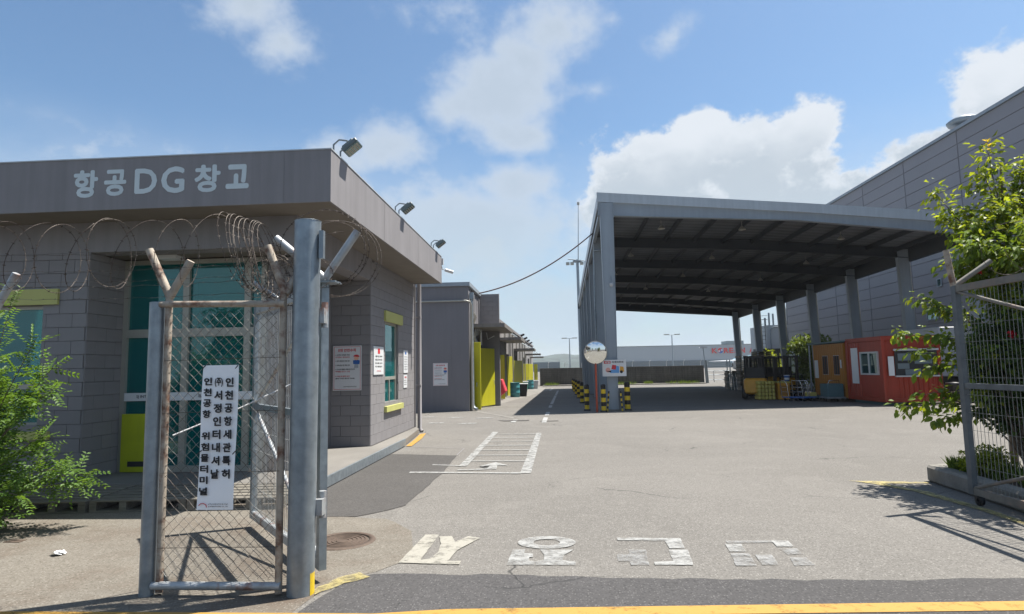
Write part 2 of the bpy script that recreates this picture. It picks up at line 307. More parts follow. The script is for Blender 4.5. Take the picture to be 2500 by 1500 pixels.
def leaf_mat(name, col, tr=.35, var=.35):
    m = bpy.data.materials.new(name); m.use_nodes = True; N = m.node_tree.nodes; L = m.node_tree.links; b = N['Principled BSDF']; b.inputs['Roughness'].default_value = .5; b.inputs['Specular IOR Level'].default_value = .32
    g = N.new('ShaderNodeNewGeometry'); r = N.new('ShaderNodeMapRange'); r.inputs[3].default_value = 1-var; r.inputs[4].default_value = 1+var; L.new(g.outputs['Random Per Island'], r.inputs[0])
    s = N.new('ShaderNodeVectorMath'); s.operation = 'SCALE'; s.inputs[0].default_value = col; L.new(r.outputs[0], s.inputs['Scale']); L.new(s.outputs[0], b.inputs['Base Color'])
    t = N.new('ShaderNodeBsdfTranslucent'); s2 = N.new('ShaderNodeVectorMath'); s2.operation = 'MULTIPLY'; s2.inputs[1].default_value = (1.9, 1.7, .6); L.new(s.outputs[0], s2.inputs[0]); L.new(s2.outputs[0], t.inputs[0])
    mx = N.new('ShaderNodeMixShader'); mx.inputs[0].default_value = tr; L.new(b.outputs[0], mx.inputs[1]); L.new(t.outputs[0], mx.inputs[2]); L.new(mx.outputs[0], N['Material Output'].inputs[0]); return m
LF_bush = leaf_mat('bush_leaf', (.095, .175, .035), .42); LF_tree = leaf_mat('tree_leaf', (.11, .17, .025)); LF_tree2 = leaf_mat('young_tree_leaf', (.20, .25, .03), .45)
LF_dark = leaf_mat('dark_leaf', (.045, .085, .025)); LF_grass = leaf_mat('grass_blade', (.12, .18, .04)); LF_far = leaf_mat('far_leaf', (.10, .15, .035)); LF_rose = leaf_mat('rose_petal', (.5, .015, .03), .25, .2); LF_tip = leaf_mat('yellow_shoot', (.45, .35, .05), .4)
# ---------------------------------------------------------------- text
def text_mesh(st, bold=.0):
    cu = bpy.data.curves.new('t', 'FONT'); cu.body = st; cu.size = 1; cu.offset = bold; cu.resolution_u = 3; cu.space_line = 1.0
    o = bpy.data.objects.new('t', cu); COL.objects.link(o); dg = bpy.context.evaluated_depsgraph_get(); dg.update()
    me = bpy.data.meshes.new_from_object(o.evaluated_get(dg)); bpy.data.objects.remove(o); return me
def lettering(st, name, m, parent, org, ux, uz, w=None, h=None, bold=.02, thick=.002, center=False):
    """fit text into the box with lower-left org, unit axes ux, uz and size w,h"""
    me = text_mesh(st, 0); vs = [v.co.copy() for v in me.vertices]
    if not vs: return None
    x0 = min(v.x for v in vs); x1 = max(v.x for v in vs); y0 = min(v.y for v in vs); y1 = max(v.y for v in vs)
    sy = h/(y1-y0) if h else w/(x1-x0); sx = w/(x1-x0) if w else sy
    ux = Vector(ux).normalized(); uz = Vector(uz).normalized(); nrm = ux.cross(uz); org = Vector(org)
    if center: org = org-ux*(x1-x0)*sx/2
    mb = MB(); k = 8 if bold >= .03 else 4; B = bold; fx = (x1-x0)/(x1-x0+2*B); fy = (y1-y0)/(y1-y0+2*B); pf = [tuple(p.vertices) for p in me.polygons]
    for q in range(k):
        ox, oy = B*math.cos(2*PI*q/k), B*math.sin(2*PI*q/k); mb.add([org+ux*(v.x-x0+B+ox)*sx*fx+uz*(v.y-y0+B+oy)*sy*fy+nrm*(thick+q*.00012) for v in vs], pf)
    return mb.build(name, m, parent)
X, Y, Z = Vector((1, 0, 0)), Vector((0, 1, 0)), Vector((0, 0, 1))

# ================================================================ SETTING
def ground():
    ys = [-120, -40, -10, 0, 8, 16, 24, 57, 120, 400, 1200, 3000]; xs = [-2500, -300, -60, -15, 0, 15, 60, 300, 2500]
    mb = MB(); mb.add([(x, y, gz(y)) for y in ys for x in xs], [(j*9+i, j*9+i+1, (j+1)*9+i+1, (j+1)*9+i) for j in range(len(ys)-1) for i in range(8)])
    tag(mb.build('ground', M_yard), kind='structure')
ground()
def sheet(name, pts, m, lift=.004, jag=0, seg=.25):
    out = []; n = len(pts); rnd = random.Random(len(pts)*7+int(abs(pts[0][0])*100))
    for i in range(n):
        a = Vector(pts[i]); b = Vector(pts[(i+1) % n]); k = max(1, int((b-a).length/seg)) if jag else 1; k = min(k, 60)
        for q in range(k):
            p = a.lerp(b, q/k)
            if jag and q: d = (b-a).normalized(); p = p+Vector((-d.y, d.x))*rnd.uniform(-jag, jag)
            out.append(p)
    bm = bmesh.new(); vs = [bm.verts.new((p.x, p.y, gz(p.y)+lift)) for p in out]; f = bm.faces.new(vs); bmesh.ops.triangulate(bm, faces=[f])
    for f in bm.faces:
        if f.normal.z < 0: f.normal_flip()
    me = bpy.data.meshes.new(name); bm.to_mesh(me); bm.free(); me.materials.append(m); o = link_mesh(name, me); return tag(o, kind='structure')
sheet('road', [(-60, -40), (60, -40), (60, 4.98), (3.5, 5.03), (2.26, 4.97), (.74, 5.0), (-.37, 5.07), (-1.5, 5.08), (-1.66, 4.95), (-1.74, 4.60), (-1.80, 4.25), (-2.3, 3.9), (-60, 3.6)], M_strip, .004, .022, .12)
sheet('concrete_apron', [(-40, 3.65), (-2.3, 3.95), (-1.84, 4.27), (-1.80, 4.62), (-1.68, 5.0), (-1.5, 5.13), (-1.25, 5.5), (-1.5, 6.4), (-1.9, 6.9), (-2.3, 6.98), (-3.1, 7.1), (-3.4, 8.2), (-40, 8.2)], M_apron, .003, .02, .2)
sheet('asphalt_patch', [(-2.60, 7.0), (-3.27, 7.4), (-3.27, 12.05), (-1.88, 11.77), (-1.80, 10.0), (-1.82, 8.7), (-1.84, 7.55), (-1.98, 7.32), (-2.27, 7.0)], M_patch, .006, .012, .2)
sheet('concrete_strip', [(-3.25, 23.9), (-1.35, 20.0), (-.30, 56.5), (-2.6, 66)], M_conc, .005)
sheet('yellow_line', [(-60, 4.0), (-1.25, 4.27), (-.75, 4.355), (3.2, 4.565), (60, 7.2), (60, 7.02), (3.2, 4.41), (-.75, 4.21), (-1.25, 4.13), (-60, 3.9)], P_yel, .008)
sheet('lane_line', [(-1.64, 10.46), (-1.50, 10.46), (-1.46, 15.9), (-1.60, 16.0)], P_white, .010)
sheet('lane_line', [(-.565, 9.74), (-.395, 9.73), (-.345, 15.5), (-.47, 15.6)], P_white, .010)
sheet('lane_line', [(-1.34, 18.6), (-1.19, 18.6), (-.10, 57), (-.28, 57)], P_line, .010)
for a, b in ((18.4, 20.2), (21.0, 27), (28, 39), (40, 50)):
    sheet('lane_line', [(-.41+.0098*(a-18)*2, a), (-.27+.0098*(a-18)*2, a), (-.27+.0098*(b-18)*2, b), (-.41+.0098*(b-18)*2, b)], P_line, .010)
for i in range(7):
    y = 10.98+i*.72; s_ = (y-9.7)*.004
    sheet('lane_bar', [(-1.52, y), (-.46, y-.05), (-.46, y+.03), (-1.52, y+.07)], P_white, .012)
sheet('lane_bar', [(-2.34, 9.83), (-.55, 9.69), (-.55, 9.80), (-2.34, 9.95)], P_white, .012)
sheet('lane_bar', [(-2.12, 10.60), (-1.60, 10.45), (-1.60, 10.53), (-2.12, 10.70)], P_white, .012)
sheet('lane_arrow', [(-1.29, 10.43), (-1.10, 10.50), (-1.14, 10.20), (-1.6, 10.12), (-1.6, 10.03), (-.97, 10.12), (-.99, 10.5), (-.80, 10.50), (-1.05, 10.86)], P_white, .012)
for i, (x, y) in enumerate(((-4.6, 20.9), (-3.6, 20.5), (-2.6, 20.2), (-3.9, 18.6), (-2.9, 18.3))): sheet('parking_mark', [(x, y), (x+.5, y), (x+.6, y+.28), (x+.1, y+.28)], P_worn, .010)
sheet('yellow_line', [(-3.20, 13.2), (-3.08, 13.2), (-3.16, 14.6), (-3.30, 15.75), (-3.42, 15.6), (-3.30, 14.5)], P_yel, .012)
sheet('yellow_line', [(4.0, 8.95), (4.95, 8.80), (4.96, 8.72), (4.38, 8.72), (4.62, 8.2), (4.70, 7.2), (4.66, 5.2), (4.56, 5.2), (4.58, 7.2), (4.46, 8.2), (4.2, 8.75)], P_yelw, .010)
sheet('yellow_paint_spill', [(-1.80, 4.60), (-1.66, 4.85), (-1.5, 4.99), (-1.62, 5.1), (-1.78, 4.9), (-1.84, 4.7)], P_yelw, .012, .02, .06)
sheet('drain_slot', [(-1.55, 19.0), (-.8, 19.1), (-.8, 19.35), (-1.8, 19.3)], M_patch, .011)
sheet('drain_slot', [(-.45, 18.8), (.1, 18.85), (.1, 19.0), (-.45, 18.95)], M_patch, .0115)
sheet('joint_line', [(-3.0, 13.1), (-1.88, 12.75), (-1.88, 12.77), (-3.0, 13.13)], M_joint, .009); sheet('joint_line', [(-1.89, 11.8), (-1.87, 11.8), (-1.87, 12.77), (-1.89, 12.77)], M_joint, .009)
CH = dict(c1a=[(-1.318, 6.245), (-1.178, 6.231), (-1.192, 5.342), (-1.368, 5.355)],
c1b=[(-1.166, 6.165), (-1.041, 6.178), (-0.978, 5.977), (-0.879, 6.177), (-0.754, 6.113), (-0.915, 5.716), (-0.944, 5.402), (-0.834, 5.402), (-0.836, 5.315), (-1.19, 5.337), (-1.194, 5.425), (-1.115, 5.466), (-1.08, 5.661), (-1.102, 5.917)],
c2a=[(-0.411, 5.733), (-0.298, 5.734), (-0.303, 5.625), (-0.226, 5.62), (-0.222, 5.521), (-0.253, 5.511), (-0.258, 5.42), (-0.203, 5.406), (-0.2, 5.31), (-0.436, 5.308)],
c2b=[(-0.164, 5.734), (0.134, 5.734), (0.05, 5.584), (0.032, 5.432), (0.143, 5.384), (0.14, 5.303), (-0.192, 5.3), (-0.2, 5.401), (-0.126, 5.431), (-0.125, 5.583)],
c3a=[(0.561, 6.128), (1.156, 6.096), (1.131, 5.775), (0.994, 5.774), (0.99, 6.023), (0.56, 6.036)], c3b=[(0.626, 5.735), (0.779, 5.736), (0.745, 5.307), (0.597, 5.306), (0.594, 5.41), (0.5, 5.41), (0.506, 5.586), (0.619, 5.612)],
c3c=[(0.979, 5.736), (1.147, 5.736), (1.1, 5.309), (0.791, 5.316), (0.795, 5.387), (0.958, 5.412)], c4a=[(1.521, 5.916), (1.667, 5.916), (1.637, 5.684), (1.497, 5.683)], c4b=[(1.49, 5.631), (1.645, 5.631), (1.607, 5.299), (1.44, 5.298)],
c4c=[(1.967, 6.033), (2.119, 6.021), (2.104, 5.831), (1.953, 5.831)], c4d=[(1.556, 6.016), (1.964, 6.033), (1.964, 5.962), (1.545, 5.945)], c4e=[(1.685, 5.59), (1.827, 5.601), (1.789, 5.323), (1.658, 5.322)],
c4f=[(1.95, 5.776), (2.107, 5.776), (2.092, 5.617), (1.96, 5.591)], c4g=[(1.947, 5.515), (2.082, 5.516), (2.073, 5.311), (1.904, 5.301)])
for k, p in CH.items(): sheet('road_lettering', p, P_cream if k[1] == '1' else P_worn if k[1] in '23' and k != 'c3b' or k in ('c4c', 'c4a') else P_worn2, .008 if k != 'c1b' else .009, .004, .08)
def ring(name, c, ro, ri, m, z):
    mb = MB(); n = 28; vs = [(c[0]+r[0]*math.cos(t), c[1]+r[1]*math.sin(t), z) for r in (ro, ri) for t in [2*PI*k/n for k in range(n)]]
    mb.add(vs, [(k, (k+1) % n, n+(k+1) % n, n+k) for k in range(n)]); tag(mb.build(name, m), kind='structure')
ring('road_lettering', (-.108, 5.965), (.272, .205), (.125, .105), P_worn, .009)
# walkway beside the front building
mb = MB(); mb.poly([(-3.25, 8.3), (-3.25, 13.3), (-3.45, 15.6), (-3.6, 16.0), (-12, 16.0), (-12, 8.3)], 0.0, .15)
tag(mb.build('walkway', M_conc, bevel=.012), kind='structure')
mb = MB(); mb.box(-3.252, -3.215, 8.3, 13.25, .02, .165); tag(mb.build('walkway_edge_angle', M_galv), kind='structure')
# hills
mb = MB(); n = 90
for layer, (yy, hh, seed) in enumerate(((900, 15, 1), (1100, 22, 5))):
    rnd = random.Random(seed); xs = [-700+i*18 for i in range(n)]
    prof = [hh*(.75+.35*math.sin(i*.21+seed)*math.exp(-((i-37)/30)**2)+rnd.uniform(-.13, .13)) for i in range(n)]
    vs = []; fs = []
    for i, x in enumerate(xs):
        for dy, k in ((-150, 0), (-60, .7), (0, 1), (150, 0)): vs.append((x, yy+dy, prof[i]*k-.6))
    for i in range(n-1):
        for j in range(3): fs.append((i*4+j, i*4+j+1, (i+1)*4+j+1, (i+1)*4+j))
    mb.add(vs, fs, 0, True)
tag(mb.build('hills', M_hill), kind='structure')

# ================================================================ FRONT BUILDING
MBLK = {}
def block_mesh(wd, h, pre, m):
    k = (round(wd, 3), round(h, 3), pre, m.name)
    if k in MBLK: return MBLK[k]
    a, b, g = wd/2, h/2, .003; vs = [(-a, .010, -b), (a, .010, -b), (a, .010, b), (-a, .010, b), (-a, -.003, -b), (a, -.003, -b), (a, -.003, b), (-a, -.003, b), (-a+g, -.007, -b+g), (a-g, -.007, -b+g), (a-g, -.007, b-g), (-a+g, -.007, b-g)]
    fs = [(8, 9, 10, 11)]+[(4+i, 4+(i+1) % 4, 8+(i+1) % 4, 8+i) for i in range(4)]+[(i, (i+1) % 4, 4+(i+1) % 4, 4+i) for i in range(4)]
    me = bpy.data.meshes.new(pre); me.from_pydata(vs, [], fs); me.materials.append(m); MBLK[k] = me; return me
def wall_cells(org, ang, wd, z0, z1, bw=.4, bh=.2, holes=(), gap=.0045):
    """cells on a wall: org=(x,y) of its left end seen from outside, ang = heading of the wall"""
    out = []; r = 0; z = z0
    while z < z1-.03:
        zt = min(z+bh, z1); u = -(bw/2 if r % 2 else 0)
        while u < wd-.01:
            segs = [(max(u, 0), min(u+bw, wd))]
            for (h0, h1, hz0, hz1) in holes:
                if z < hz1-.06 and zt > hz0+.06:
                    ns = []
                    for a, b in segs:
                        if b <= h0 or a >= h1: ns.append((a, b)); continue
                        if a < h0: ns.append((a, h0))
                        if b > h1: ns.append((h1, b))
                    segs = ns
            for a, b in segs:
                if b-a > .03:
                    c = (a+b)/2; out.append((org[0]+math.cos(ang)*c, org[1]+math.sin(ang)*c, (z+zt)/2, ang, b-a-gap, zt-z-gap))
            u += bw
        z = zt; r += 1
    return out
def place_cells(cells, parent, name, m, limit=295, stuff='block_field', dist_from=(0, 0)):
    cells = sorted(cells, key=lambda c: math.hypot(c[0]-dist_from[0], c[1]-dist_from[1])); W = WM[parent.name].inverted()
    for (x, y, z, a, wd, h) in cells[:limit]:
        o = bpy.data.objects.new(name, block_mesh(wd, h, name, m)); COL.objects.link(o); o.parent = parent; o.matrix_local = W @ Matrix.Translation((x, y, z)) @ Matrix.Rotation(a, 4, 'Z')
    if len(cells) > limit:
        mb = MB()
        for (x, y, z, a, wd, h) in cells[limit:]:
            me = block_mesh(wd, h, name, m); mb.M = Matrix.Translation((x, y, z)) @ Matrix.Rotation(a, 4, 'Z'); mb.add([v.co for v in me.vertices], [tuple(p.vertices) for p in me.polygons])
        mb.M = None; tag(mb.build(stuff, m, parent), kind='stuff')
FB = thing('office_building', 'low taupe block-built warehouse office with teal entrance and large Korean sign lettering on its parapet', 'building', (-3.65, 12, 0))
def window_unit(parent, org, ux, nrm, wd, z0, z1, split=None, lights=2, frame=M_alu, gl=M_glass, fw=.05, deep=.05):
    """frame and panes in the plane through org; nrm points outside"""
    ux = Vector(ux); nrm = Vector(nrm); org = Vector(org); mb = MB()
    def rect(u0, u1, a, b, d0, d1, B):
        c = [org+ux*u0+Z*a+nrm*d0, org+ux*u1+Z*a+nrm*d0, org+ux*u1+Z*a+nrm*d1, org+ux*u0+Z*a+nrm*d1]; B.hexa(c+[p+Z*(b-a) for p in c])
    rect(0, wd, z0, z0+fw, -deep, 0, mb); rect(0, wd, z1-fw, z1, -deep, 0, mb); rect(0, fw, z0+fw, z1-fw, -deep, 0, mb); rect(wd-fw, wd, z0+fw, z1-fw, -deep, 0, mb)
    if split: rect(fw, wd-fw, split-fw*.7, split+fw*.7, -deep, .002, mb)
    mt = split if split else z1-fw
    for k in range(1, lights): u = wd*k/lights; rect(u-fw*.45, u+fw*.45, z0+fw, mt-fw*.7 if split else mt, -deep, .003, mb)
    f = mb.build('window', frame, parent); p = MB(); rect(fw*.6, wd-fw*.6, z0+fw*.6, (split or z1)-fw*.6, -deep*.7, -deep*.5, p); p.build('pane', gl, f)
    if split: p = MB(); rect(fw*.6, wd-fw*.6, split+fw*.5, z1-fw*.6, -deep*.7, -deep*.5, p); p.build('pane', gl, f)
    return f
def front_building():
    J = .012
    mb = MB() # backing walls
    mb.box(-12, -8.88, 8.5+J, 8.8, .15, 3.45); mb.box(-8.88, -7.46, 8.5+J, 8.8, .15, .93); mb.box(-8.88, -7.46, 8.5+J, 8.8, 2.68, 3.45); mb.box(-7.46, -6.78-J, 8.5+J, 8.8, .15, 3.45)
    mb.box(-7.1, -6.78-J, 8.8, 9.3, .15, 3.45)
    mb.box(-4.45, -4.0, 9.3+J, 9.9, .15, 3.45); mb.box(-4.75, -4.45, 9.9, 12.1, .15, 3.45)
    mb.box(-4.75, -3.65-J, 12.1+J, 12.35, .15, 3.45)
    mb.box(-3.95, -3.65-J, 12.35, 13.15, .0, 3.9); mb.box(-3.95, -3.65-J, 13.15, 14.28, 0, .9); mb.box(-3.95, -3.65-J, 13.15, 14.28, 2.70, 3.9); mb.box(-3.95, -3.65-J, 14.28, 16.05, 0, 3.9)
    mb.box(-12, -3.95, 15.75, 16.05, 0, 3.9); mb.build('wall', M_joint, FB)
    cells = wall_cells((-9.6, 8.5), 0, 2.82, .15, 3.45, holes=[(.72, 2.14, .93, 2.68)])
    cells += wall_cells((-6.78, 8.5), PI/2, .8, .15, 3.45) + wall_cells((-4.45, 9.3), 0, .45, .15, 3.45) + wall_cells((-4.45, 12.1), 0, .8, .15, 3.45)
    cells += wall_cells((-3.65, 12.1), PI/2, 3.95, .15, 3.85, holes=[(1.05, 2.18, .9, 2.70)])
    place_cells(cells, FB, 'block', M_wall, 295, 'block_field')
    mb = MB(); mb.box(-12, -3.652, 8.497, 8.82, 3.45, 3.898); mb.box(-3.98, -3.652, 8.82, 12.2, 3.45, 3.898); mb.build('header_beam', M_fascia, FB)
    mb = MB(); mb.box(-6.9, -3.98, 8.82, 12.1, 3.47, 3.52); mb.build('porch_ceiling', M_soffit, FB)
    mb = MB(); mb.box(-14, -2.93, 7.83, 15.92, 3.90, 4.55); mb.build('roof', M_soffit, FB)
    mb = MB(); mb.box(-14, -2.9, 7.80, 7.83, 3.885, 4.60); mb.box(-2.93, -2.9, 7.83, 15.95, 3.885, 4.60); mb.box(-14, -2.93, 15.92, 15.95, 3.885, 4.60); mb.build('fascia_board', M_fascia, FB)
    mb = MB(); mb.box(-14, -2.89, 7.79, 7.84, 4.60, 4.615); mb.box(-2.94, -2.89, 7.84, 15.96, 4.60, 4.615); mb.build('parapet_cap', M_canopy2, FB)
    # plaster strip along base
    mb = MB(); mb.box(-3.655, -3.63, 12.1, 16.05, .0, .15); mb.build('plinth', M_fascia, FB)
    for st, x0, x1, z0, z1, bd in (('항', -6.504, -6.153, 4.061, 4.449, .038), ('공', -6.064, -5.748, 4.072, 4.441, .038), ('D', -5.629, -5.311, 4.088, 4.439, .026), ('G', -5.253, -4.923, 4.08, 4.451, .026), ('창', -4.784, -4.42, 4.075, 4.457, .038), ('고', -4.346, -4.024, 4.107, 4.444, .05)):
        lettering(st, 'letter', M_letter, FB, (x0, 7.80, z0), X, Z, x1-x0, z1-z0, bd, .004)
    for x in (-11.2, -8.2, -3.55): mb = MB(); mb.box(x, x+.012, 7.7975, 7.80, 3.9, 4.59); mb.build('panel_seam', M_joint, FB)
    for y in (10.4, 13.1): mb = MB(); mb.box(-2.90, -2.8975, y, y+.012, 3.9, 4.59); mb.build('panel_seam', M_joint, FB)
    # entrance glazing, plane y=9.3
    y = 9.3; mb = MB(); fr = [(-6.78, -6.70, .15, 3.45), (-5.80, -5.70, .22, 3.40), (-4.80, -4.70, .22, 3.40), (-4.53, -4.45, .15, 3.45)]
    for x0, x1, z0, z1 in fr: mb.box(x0, x1, y-.05, y+.06, z0, z1)
    mb.box(-6.70, -4.53, y-.045, y+.055, .15, .24); mb.box(-6.70, -4.53, y-.045, y+.055, 2.22, 2.35); mb.box(-6.70, -4.53, y-.045, y+.055, 3.38, 3.45)
    ef = mb.build('entrance_frame', M_alu, FB)
    for x0, x1 in ((-6.70, -5.80), (-5.70, -4.80), (-4.70, -4.53)):
        for z0, z1 in ((.24, 2.22), (2.35, 3.38)): p = MB(); p.box(x0, x1, y, y+.012, z0, z1); p.build('pane', M_glass, ef)
    mb = MB(); mb.box(-6.70, -4.53, y-.052, y-.049, 1.235, 1.36); b = mb.build('glass_band', M_white, FB)
    for x0 in (-6.5, -5.5): lettering('SJ INTERNATIONAL', 'band_lettering', M_ink, FB, (x0, y-.053, 1.27), X, Z, .55, .055, .02, .001)
    # lobby
    mb = MB(); mb.box(-7.1, -4.76, 11.8, 11.9, .15, 3.5); mb.box(-7.1, -4.5, 9.4, 11.8, .12, .151); mb.box(-7.12, -7.1, 9.3, 11.9, .15, 3.5); mb.box(-4.78, -4.76, 9.95, 11.8, .15, 3.5); mb.box(-7.1, -4.5, 9.4, 11.8, 3.45, 3.5); mb.build('lobby', M_int, FB)
    mb = MB(); mb.box(-5.65, -4.95, 11.2, 11.7, .15, 2.2); mb.box(-6.5, -6.0, 11.3, 11.7, .15, 1.9); mb.build('lobby_cupboard', M_dark, FB)
    # left window with lime lintel and sill
    window_unit(FB, (-8.88, 8.56, 0), X, -Y, 1.42, .93, 2.68, split=1.5, lights=2)
    mb = MB(); mb.box(-9.1, -7.21, 8.455, 8.497, 2.69, 2.92); mb.build('lintel', M_lime, FB); mb = MB(); mb.box(-9.1, -7.25, 8.44, 8.497, .74, .86); mb.build('sill', M_lime, FB)
    mb = MB(); mb.box(-8.9, -7.4, 8.80, 8.84, .9, 2.7); mb.build('window_backing', M_dark, FB)  # dark panel behind the panes, its colour stands in for the unlit room
    # side window
    window_unit(FB, (-3.70, 13.15, 0), Y, X, 1.13, .90, 2.70, split=1.46, lights=2)
    mb = MB(); mb.box(-3.90, -3.87, 13.1, 14.3, .9, 2.7); mb.build('window_backing', M_teal, FB)
    mb = MB(); mb.box(-3.645, -3.60, 13.06, 14.57, 2.70, 2.93); mb.build('lintel', M_lime, FB); mb = MB(); mb.box(-3.645, -3.58, 13.07, 14.56, .74, .86); mb.build('sill', M_lime, FB)
    # downpipe
    mb = MB(); mb.tube([(-3.55, 16.15, 4.0), (-3.55, 16.15, .1), (-3.48, 16.1, .02)], .055, 10); mb.box(-3.66, -3.5, 16.06, 16.2, 1.2, 1.24); mb.box(-3.66, -3.5, 16.06, 16.2, 3.0, 3.04); mb.build('downpipe', M_fascia, FB)
    mb = MB(); mb.tube([(-3.62, 15.95, 3.9), (-3.62, 15.95, .1)], .018, 6); mb.build('conduit', M_fascia, FB)
    mb = MB(); mb.box(-6.05, -5.75, 8.95, 9.15, 3.41, 3.47); mb.build('porch_lamp', M_white, FB)
front_building()
mb = MB(); mb.box(0, .62, 0, .03, 0, .88); mb.box(.05, .25, -.004, 0, .80, .83); mb.box(.12, .52, -.003, 0, .08, .16, 1)
o = mb.build('lime_board', [mat('lime_plastic', (.42, .46, .02), .5), M_dark], None, bevel=0); o.location = (-6.69, 9.20, .16); tag(o, 'lime green plastic board standing against the entrance glass', 'board')
mb = MB(); mb.box(-4.98, -4.82, 9.5, 9.9, .155, 1.25); tag(mb.build('blue_locker', M_blue), 'narrow blue cabinet inside the glazed entrance', 'cabinet')

# signs
def sign(name, label, corner, ux, wd, h, thick=.015, board=M_white, group=None):
    ux = Vector(ux).normalized(); nrm = ux.cross(Z); t = thing(name, label, 'sign', corner, 0, group); mb = MB(); c = Vector(corner)
    q = [c, c+ux*wd, c+ux*wd-nrm*thick, c-nrm*thick]; mb.hexa(q+[p+Z*h for p in q]); mb.build('board', board, t); return t, c, ux, nrm
def srect(t, c, ux, nrm, u0, u1, v0, v1, m, name='print', lift=.0015):
    mb = MB(); o = Vector(c)+nrm*lift; mb.add([o+ux*u0+Z*v0, o+ux*u1+Z*v0, o+ux*u1+Z*v1, o+ux*u0+Z*v1], [(0, 1, 2, 3)]); return mb.build(name, m, t)
def border(t, c, ux, nrm, wd, h, m, e=.02, g=.012, lift=.0015):
    mb = MB(); o = Vector(c)+nrm*lift
    for u0, u1, v0, v1 in ((e, wd-e, e, e+g), (e, wd-e, h-e-g, h-e), (e, e+g, e+g, h-e-g), (wd-e-g, wd-e, e+g, h-e-g)): mb.add([o+ux*u0+Z*v0, o+ux*u1+Z*v0, o+ux*u1+Z*v1, o+ux*u0+Z*v1], [(0, 1, 2, 3)])
    mb.build('border', m, t)
def worker(t, c, ux, nrm, u, v, s):
    def P(pts, m, l):
        mb = MB(); o = Vector(c)+nrm*l; mb.add([o+ux*(u+a*s)+Z*(v+b*s) for a, b in pts], [tuple(range(len(pts)))]); mb.build('figure_print', m, t)
    circ = lambda cx, cy, rx, ry, a0=0, a1=360: [(cx+rx*math.cos(math.radians(a)), cy+ry*math.sin(math.radians(a))) for a in range(a0, a1+1, 24)]
    P([(-.18, 0), (.18, 0), (.15, .35), (-.15, .35)], mat('print_grey', (.35, .38, .42), .6, var=0), .002); P([(-.26, .32), (.26, .30), (.3, .6), (.1, .68), (-.28, .62)], M_blue, .0024)
    P(circ(0, .82, .2, .19), M_skin, .0028); P(circ(0, .9, .27, .2, 0, 180), M_red, .0032)
def safety_sign(label, corner, ux, wd, h, group=None):
    t, c, ux, n = sign('safety_sign', label, corner, ux, wd, h, group=group); border(t, c, ux, n, wd, h, M_red, .02*wd/.58, .007)
    lettering('5대 안전수칙', 'title', M_red, t, c+ux*wd*.18+Z*h*.86, ux, Z, wd*.62, h*.075, .03, .003)
    for i, (a, mm, vv) in enumerate((('1. 안전모 안전화 착용', M_ink, .775), ('(미착용시 출입금지)', M_red, .725), ('2. 운전 경험 없이 운전 금지', M_ink, .64), ('3. 적재 중량 기준 위반 금지', M_ink, .545), ('4. 과속과 돌출된 화물 운반 금지', M_ink, .455), ('적재물은 반드시 고정', M_red, .405), ('5. 작업 중 흡연 금지', M_red, .30), ('(흡연 구역은 별도로 지정됨)', M_ink, .25))):
        lettering(a, 'lettering', mm, t, c+ux*wd*.09+Z*h*vv, ux, Z, wd*(.5 if i < 4 else .68 if i in (4, 7) else .5), h*.034, .02, .003)
    lettering('(주)서정인터내셔날', 'lettering', M_ink, t, c+ux*wd*.38+Z*h*.07, ux, Z, wd*.45, h*.03, .01, .003); worker(t, c, ux, n, wd*.82, h*.50, h*.27); return t
safety_sign('large white safety rules sign with red heading on the dark wall end by the walkway', (-4.40, 12.06, 1.25), X, .58, .89, 'white safety rules signs')
safety_sign('smaller safety rules sign on the plain grey end wall behind the downpipe', (-4.67, 23.66, .99), X, .58, .87, 'white safety rules signs')
t, c, u, n = sign('notice_plaque', 'pinkish white plaque with red square mark left of the tall side window', (-3.625, 12.25, 1.55), Y, .72, .58, .02)
srect(t, c, u, n, .28, .44, .43, .54, M_red); [lettering(s_, 'lettering', M_ink, t, c+u*.1+Z*v, u, Z, .5, .035, .02, .003) for s_, v in (('위험물 저장소 관계자외', .36), ('출입을 금지하며 화기를', .29), ('절대 사용할 수 없으며', .22), ('위반시 처벌을 받습니다', .15))]
lettering('서정인터내셔날', 'lettering', M_red, t, c+u*.2+Z*.06, u, Z, .3, .03, .01, .003)
t, c, u, n = sign('notice_board', 'tall narrow white notice with blue square mark right of the side window', (-3.63, 14.75, 1.56), Y, .44, .55, .012)
srect(t, c, u, n, .14, .28, .45, .52, M_blue); [lettering('안전관리 준수 사항 안내', 'lettering', M_ink, t, c+u*.06+Z*(.38-.06*i), u, Z, .32, .025, .01, .003) for i in range(6)]
t, c, u, n = sign('notice_board', 'small white notice with red heading under the narrow blue marked notice', (-3.63, 14.75, 1.20), Y, .36, .31, .012)
lettering('화기엄금', 'title', M_red, t, c+u*.08+Z*.23, u, Z, .2, .05, .03, .003); [lettering('위험물 저장소 표지', 'lettering', M_ink, t, c+u*.05+Z*(.17-.05*i), u, Z, .25, .022, .01, .003) for i in range(3)]

